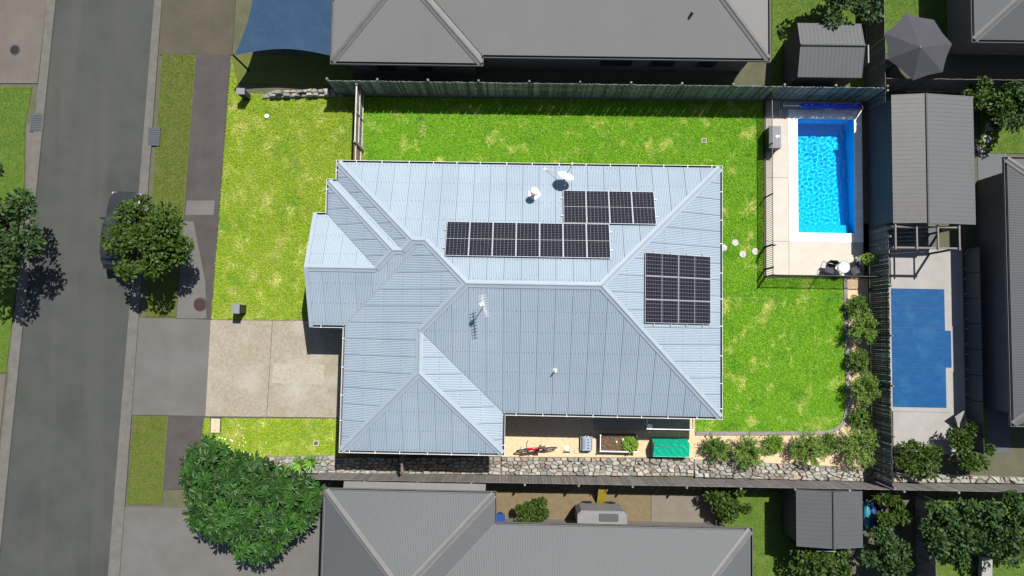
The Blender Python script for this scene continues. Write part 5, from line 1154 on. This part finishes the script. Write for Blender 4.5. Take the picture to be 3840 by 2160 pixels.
# shade sail
r = thing('shade_sail', 'blue shade sail stretched beside the northern house', 'shade sail', (*XY(1080,100), 0))
c4 = [Vector(P(881,206,2.05)), Vector(P(1245,210,2.2)), Vector(P(1320,-130,3.0)), Vector(P(950,-130,2.7))]; mb = MB(); n = 18
for j in range(n+1):
    for i in range(n+1):
        s, t = i/n, j/n; p = c4[0].lerp(c4[1], s).lerp(c4[3].lerp(c4[2], s), t); cc = (c4[0]+c4[1]+c4[2]+c4[3])/4
        pull = .13*(4*s*(1-s)*abs(2*t-1)**3+4*t*(1-t)*abs(2*s-1)**3); p = p.lerp(cc, pull); p.z += -.25*16*s*(1-s)*t*(1-t)*.5+.1*math.sin(3*s)*math.cos(2*t); mb.v.append(p[:])
mb.f = [(j*(n+1)+i, j*(n+1)+i+1, (j+1)*(n+1)+i+1, (j+1)*(n+1)+i) for j in range(n) for i in range(n)]; mb.build('cloth', m_sail, r, smooth=True)
for q in (c4[0], c4[3]): MB().tube([(q.x-.12,q.y,0),(q.x-.1,q.y,q.z+.1)], .05, 8).build('post', m_dark, r)

# ---------------------------------------------------------------- neighbouring yards
def yard(name, poly, m, zt=.035): struct(name, MB().prism([XY(a, b) for a, b in poly], .003, zt), m)
def ygrass(pix, lab, dens=600): grass('yard_grass', [XY(a, b) for a, b in pix], m_yard, lab, dens, .055, .03)
yard('north_side_lawn', [(868,208),(1330,208),(1330,322),(868,312)], m_verge_turf, .028)
ne = [(2895,-60),(3240,-60),(3240,330),(2895,330)]; yard('north_east_lawn', ne, m_yard_turf); ygrass(ne, 'lawn round the garden shed at the top right')
ne2 = [(3262,-60),(3560,-60),(3560,130),(3262,220)]; yard('far_north_east_lawn', ne2, m_yard_turf); ygrass(ne2, 'lawn patch above the grey umbrella')
yard('north_east_yard', [(3262,222),(3560,132),(3660,-60),(3900,-60),(3900,318),(3262,318)], m_brownpave, .02)
e2 = [(3672,360),(3900,360),(3900,575),(3672,575)]; yard('east_lawn', e2, m_yard_turf); ygrass(e2, 'lawn with stepping stones east of the carport')
yard('east_side_path', [(3665,575),(3775,575),(3790,1700),(3700,1700)], m_pit, .02)
for i, (a, b) in enumerate(((3706,476),(3700,522),(3678,560))): x, y = XY(a, b); tag(MB().lathe((x, y, 0), [(.22,.03),(.22,.055),(.2,.06),(.02,.062)], 12).build('stepping_stone', m_concdk), f'pale stepping stone east of the carport, {ORD[i]} from the top', 'stepping stone', 'neighbouring stepping stones')
yard('south_yard', [(1862,1840),(2440,1850),(2440,2000),(1862,2000)], m_sand); yard('south_patio', [(2442,1852),(2690,1856),(2690,2000),(2442,2000)], m_pave2)
s1 = [(2692,1840),(2990,1846),(2990,2300),(2692,2300)]; yard('south_lawn', s1, m_yard_turf); ygrass(s1, 'lawn strip left of the southern shed')
s2 = [(3430,1865),(3900,1870),(3900,2300),(3430,2300)]; yard('south_east_lawn', s2, m_yard_turf); ygrass(s2, 'lawn beneath dark trees in the south-east yard')
yard('shed_yard', [(2992,1850),(3428,1850),(3428,2300),(2992,2300)], m_earth, .02)
yf = thing('boundary_fence', 'timber fence dividing the two south-eastern yards', 'fence', (*XY(3432,1990), 0)); xx = XY(3432,1990)[0]
for i in range(28): MB().box((xx+random.uniform(-.01,.01), XY(3432,1850)[1]-.16*i, .85), (.02,.15,1.65)).build('paling', m_sfence, yf)
nf = thing('boundary_fence', 'timber fence running north between the garden shed and the umbrella', 'fence', (*XY(3262,150), 0)); xx = XY(3250,200)[0]
for i in range(46): MB().box((xx+random.uniform(-.01,.01), 12.25+.16*i, .9), (.02,.15,1.75)).build('paling', m_sfence, nf)
ef = thing('boundary_fence', 'timber fence above the carport at the right edge', 'fence', (*XY(3600,330), 0)); yy = XY(3600,345)[1]
for i in range(54): MB().box((17.9+.16*i, yy+random.uniform(-.01,.01), .9), (.15,.02,1.75)).build('paling', m_sfence, ef)
# white caravan by the southern roof edge
a, b = P(2166,1914,1.9), P(2352,1990,1.9); x0, x1, y0, y1 = a[0], b[0], b[1], a[1]; r = thing('trailer', 'white box trailer showing above the southern roof edge', 'trailer', ((x0+x1)/2, (y0+y1)/2, 0)); bw = .18
MB().prism([(x0+bw,y0),(x1-bw,y0),(x1,y0+bw),(x1,y1-bw),(x1-bw,y1),(x0+bw,y1),(x0,y1-bw),(x0,y0+bw)], .45, 1.9).build('body', mat('trailer_white', (.15,.15,.15), rough=.5), r)
MB().box(((x0+x1)/2+.3, (y0+y1)/2+.15, 1.92), (.9,.35,.05)).build('hatch', m_shed, r)
for xx in (x0+.6, x1-.6):
    for yy in (y0+.08, y1-.08): MB().tube([(xx,yy-.08,.28),(xx,yy+.08,.28)], .27, 16).build('wheel', m_rubber, r)
x, y = XY(2252, 1850); r = thing('toy_slide', 'small yellow plastic slide against the south fence', 'toy', (x, y, .03))
MB().add([(x-.2,y+.4,.9),(x+.2,y+.4,.9),(x+.2,y-.5,.1),(x-.2,y-.5,.1),(x-.2,y+.4,.85),(x+.2,y+.4,.85),(x+.2,y-.5,.05),(x-.2,y-.5,.05)], [(0,1,2,3),(7,6,5,4),(0,4,5,1),(1,5,6,2),(2,6,7,3),(3,7,4,0)]).build('chute', m_yellow, r)
for s in (-.2,.2): MB().tube([(x+s,y+.5,.03),(x+s,y+.4,1.1)], .025, 6).build('leg', m_yellow, r)
x, y = XY(1875, 1942, .5); r = thing('bin', 'small blue bin at the corner of the southern roof', 'bin', (x, y, 0)); MB().lathe((x,y,0), [(.18,.03),(.24,.7),(.26,.72),(.02,.74)], 14).build('body', m_blueplastic, r); MB().box((x,y,.76), (.5,.5,.05)).build('lid', m_blueplastic, r)
x, y = XY(3247, 1925); r = thing('kayak', 'teal and blue kayak leaning beside the southern shed', 'kayak', (x, y, .03))
for s, m, nm in ((-.14, m_teal, 'hull'), (.14, m_blueplastic, 'deck')): MB().lathe((x+s, y, .35), [(.02,-.75),(.14,-.5),(.2,0),(.14,.5),(.02,.75)], 12, Matrix.Rotation(math.pi/2, 3, 'X')).build(nm, m, r, smooth=True)
for dy in (-.4, .4): MB().box((x, y+dy, .1), (.5,.08,.2)).build('cradle', m_pal2, r)
x, y = XY(3300, 1900); r = thing('garden_cart', 'pale blue tarpaulin-covered cart right of the southern shed', 'cart', (x, y, .03)); MB().prism([(x-.3,y-.9),(x+.3,y-1.0),(x+.28,y+.9),(x-.2,y+1.0)], .35, .62).build('tarpaulin', m_nroofb, r)
for dy in (-.6, .6): MB().tube([(x-.33,y+dy,.22),(x+.33,y+dy,.22)], .2, 14).build('wheel', m_rubber, r)
x, y = XY(3668, 2130); r = thing('garden_cart', 'pale cart at the bottom edge of the south-east yard', 'cart', (x, y, .03)); MB().prism([(x-.25,y-.6),(x+.25,y-.7),(x+.3,y+.6),(x-.2,y+.7)], .35, .62).build('tray', m_concdk, r)
for dy in (-.4, .4): MB().tube([(x-.3,y+dy,.22),(x+.3,y+dy,.22)], .2, 14).build('wheel', m_rubber, r)

# ---------------------------------------------------------------- parked car under the street tree
ca_ = P(468, 722, .7); cb_ = P(440, 1010, .7); cang = math.atan2(ca_[1]-cb_[1], ca_[0]-cb_[0])-math.pi/2; cc = (np.array(ca_)+np.array(cb_))/2
car = thing('parked_car', 'dark charcoal hatchback parked at the kerb under the street tree', 'car', (cc[0]+.12, cc[1], .012), cang)
def loft(secs, cap=True):
    mb = MB(); n = len(secs[0]); mb.v = [p for s in secs for p in s]
    for k in range(len(secs)-1):
        for i in range(n): mb.f.append((k*n+i, k*n+(i+1)%n, (k+1)*n+(i+1)%n, (k+1)*n+i))
    if cap: mb.f += [tuple(range(n-1,-1,-1)), tuple((len(secs)-1)*n+i for i in range(n))]
    return mb
def csec(y, w, z0, z1, r=.16, n=5):
    pts = []
    for sx, sz in ((1,0),(1,1),(-1,1),(-1,0)):
        zc_ = z1-r if sz else z0+.06; rr_ = r if sz else .06; a0_ = {(1,0):-90,(1,1):0,(-1,1):90,(-1,0):180}[(sx,sz)]
        for i in range(n):
            a = math.radians(a0_+90*i/(n-1)); pts.append((sx*(w-rr_)+rr_*math.cos(a), y, zc_+rr_*math.sin(a)))
    return pts
CL = [(-2.02,.62,.42,.72),(-1.95,.80,.28,.88),(-1.5,.88,.22,.93),(0,.89,.20,.93),(1.0,.88,.20,.92),(1.55,.85,.22,.86),(1.92,.74,.28,.76),(2.02,.58,.40,.64)]
loft([csec(*c) for c in CL]).build('body', m_car, car, smooth=True, world=False)
CB = [(-1.92,.62,.85,.95),(-1.70,.66,.85,1.28),(-1.3,.68,.85,1.45),(-.3,.69,.85,1.48),(.25,.68,.85,1.42),(.95,.70,.85,.97)]
loft([csec(*c, .10) for c in CB]).build('cabin', m_glass, car, smooth=True, world=False)
loft([csec(y, w*.93, z-.03, z+.012, .02) for y, w, z in ((-1.55,.62,1.39),(-1.2,.66,1.46),(-.3,.67,1.485),(.18,.64,1.435))]).build('roof', m_car, car, smooth=True, world=False)
for s in (-1, 1):
    for yy in (-1.25, 1.27):
        w_ = MB().tube([(s*.70,yy,.31),(s*.885,yy,.31)], .31, 20).build('wheel', m_rubber, car, world=False); MB().tube([(s*.72,yy,.31),(s*.895,yy,.31)], .19, 14).build('rim', m_alu, w_, world=False)
    MB().box((s*.60,1.90,.66), (.30,.12,.12)).build('headlight', m_alu, car, world=False); MB().box((s*.64,-1.96,.80), (.22,.08,.14)).build('tail_light', m_darkred, car, world=False); MB().box((s*.97,.55,.95), (.18,.10,.12)).build('mirror', m_car, car, world=False)
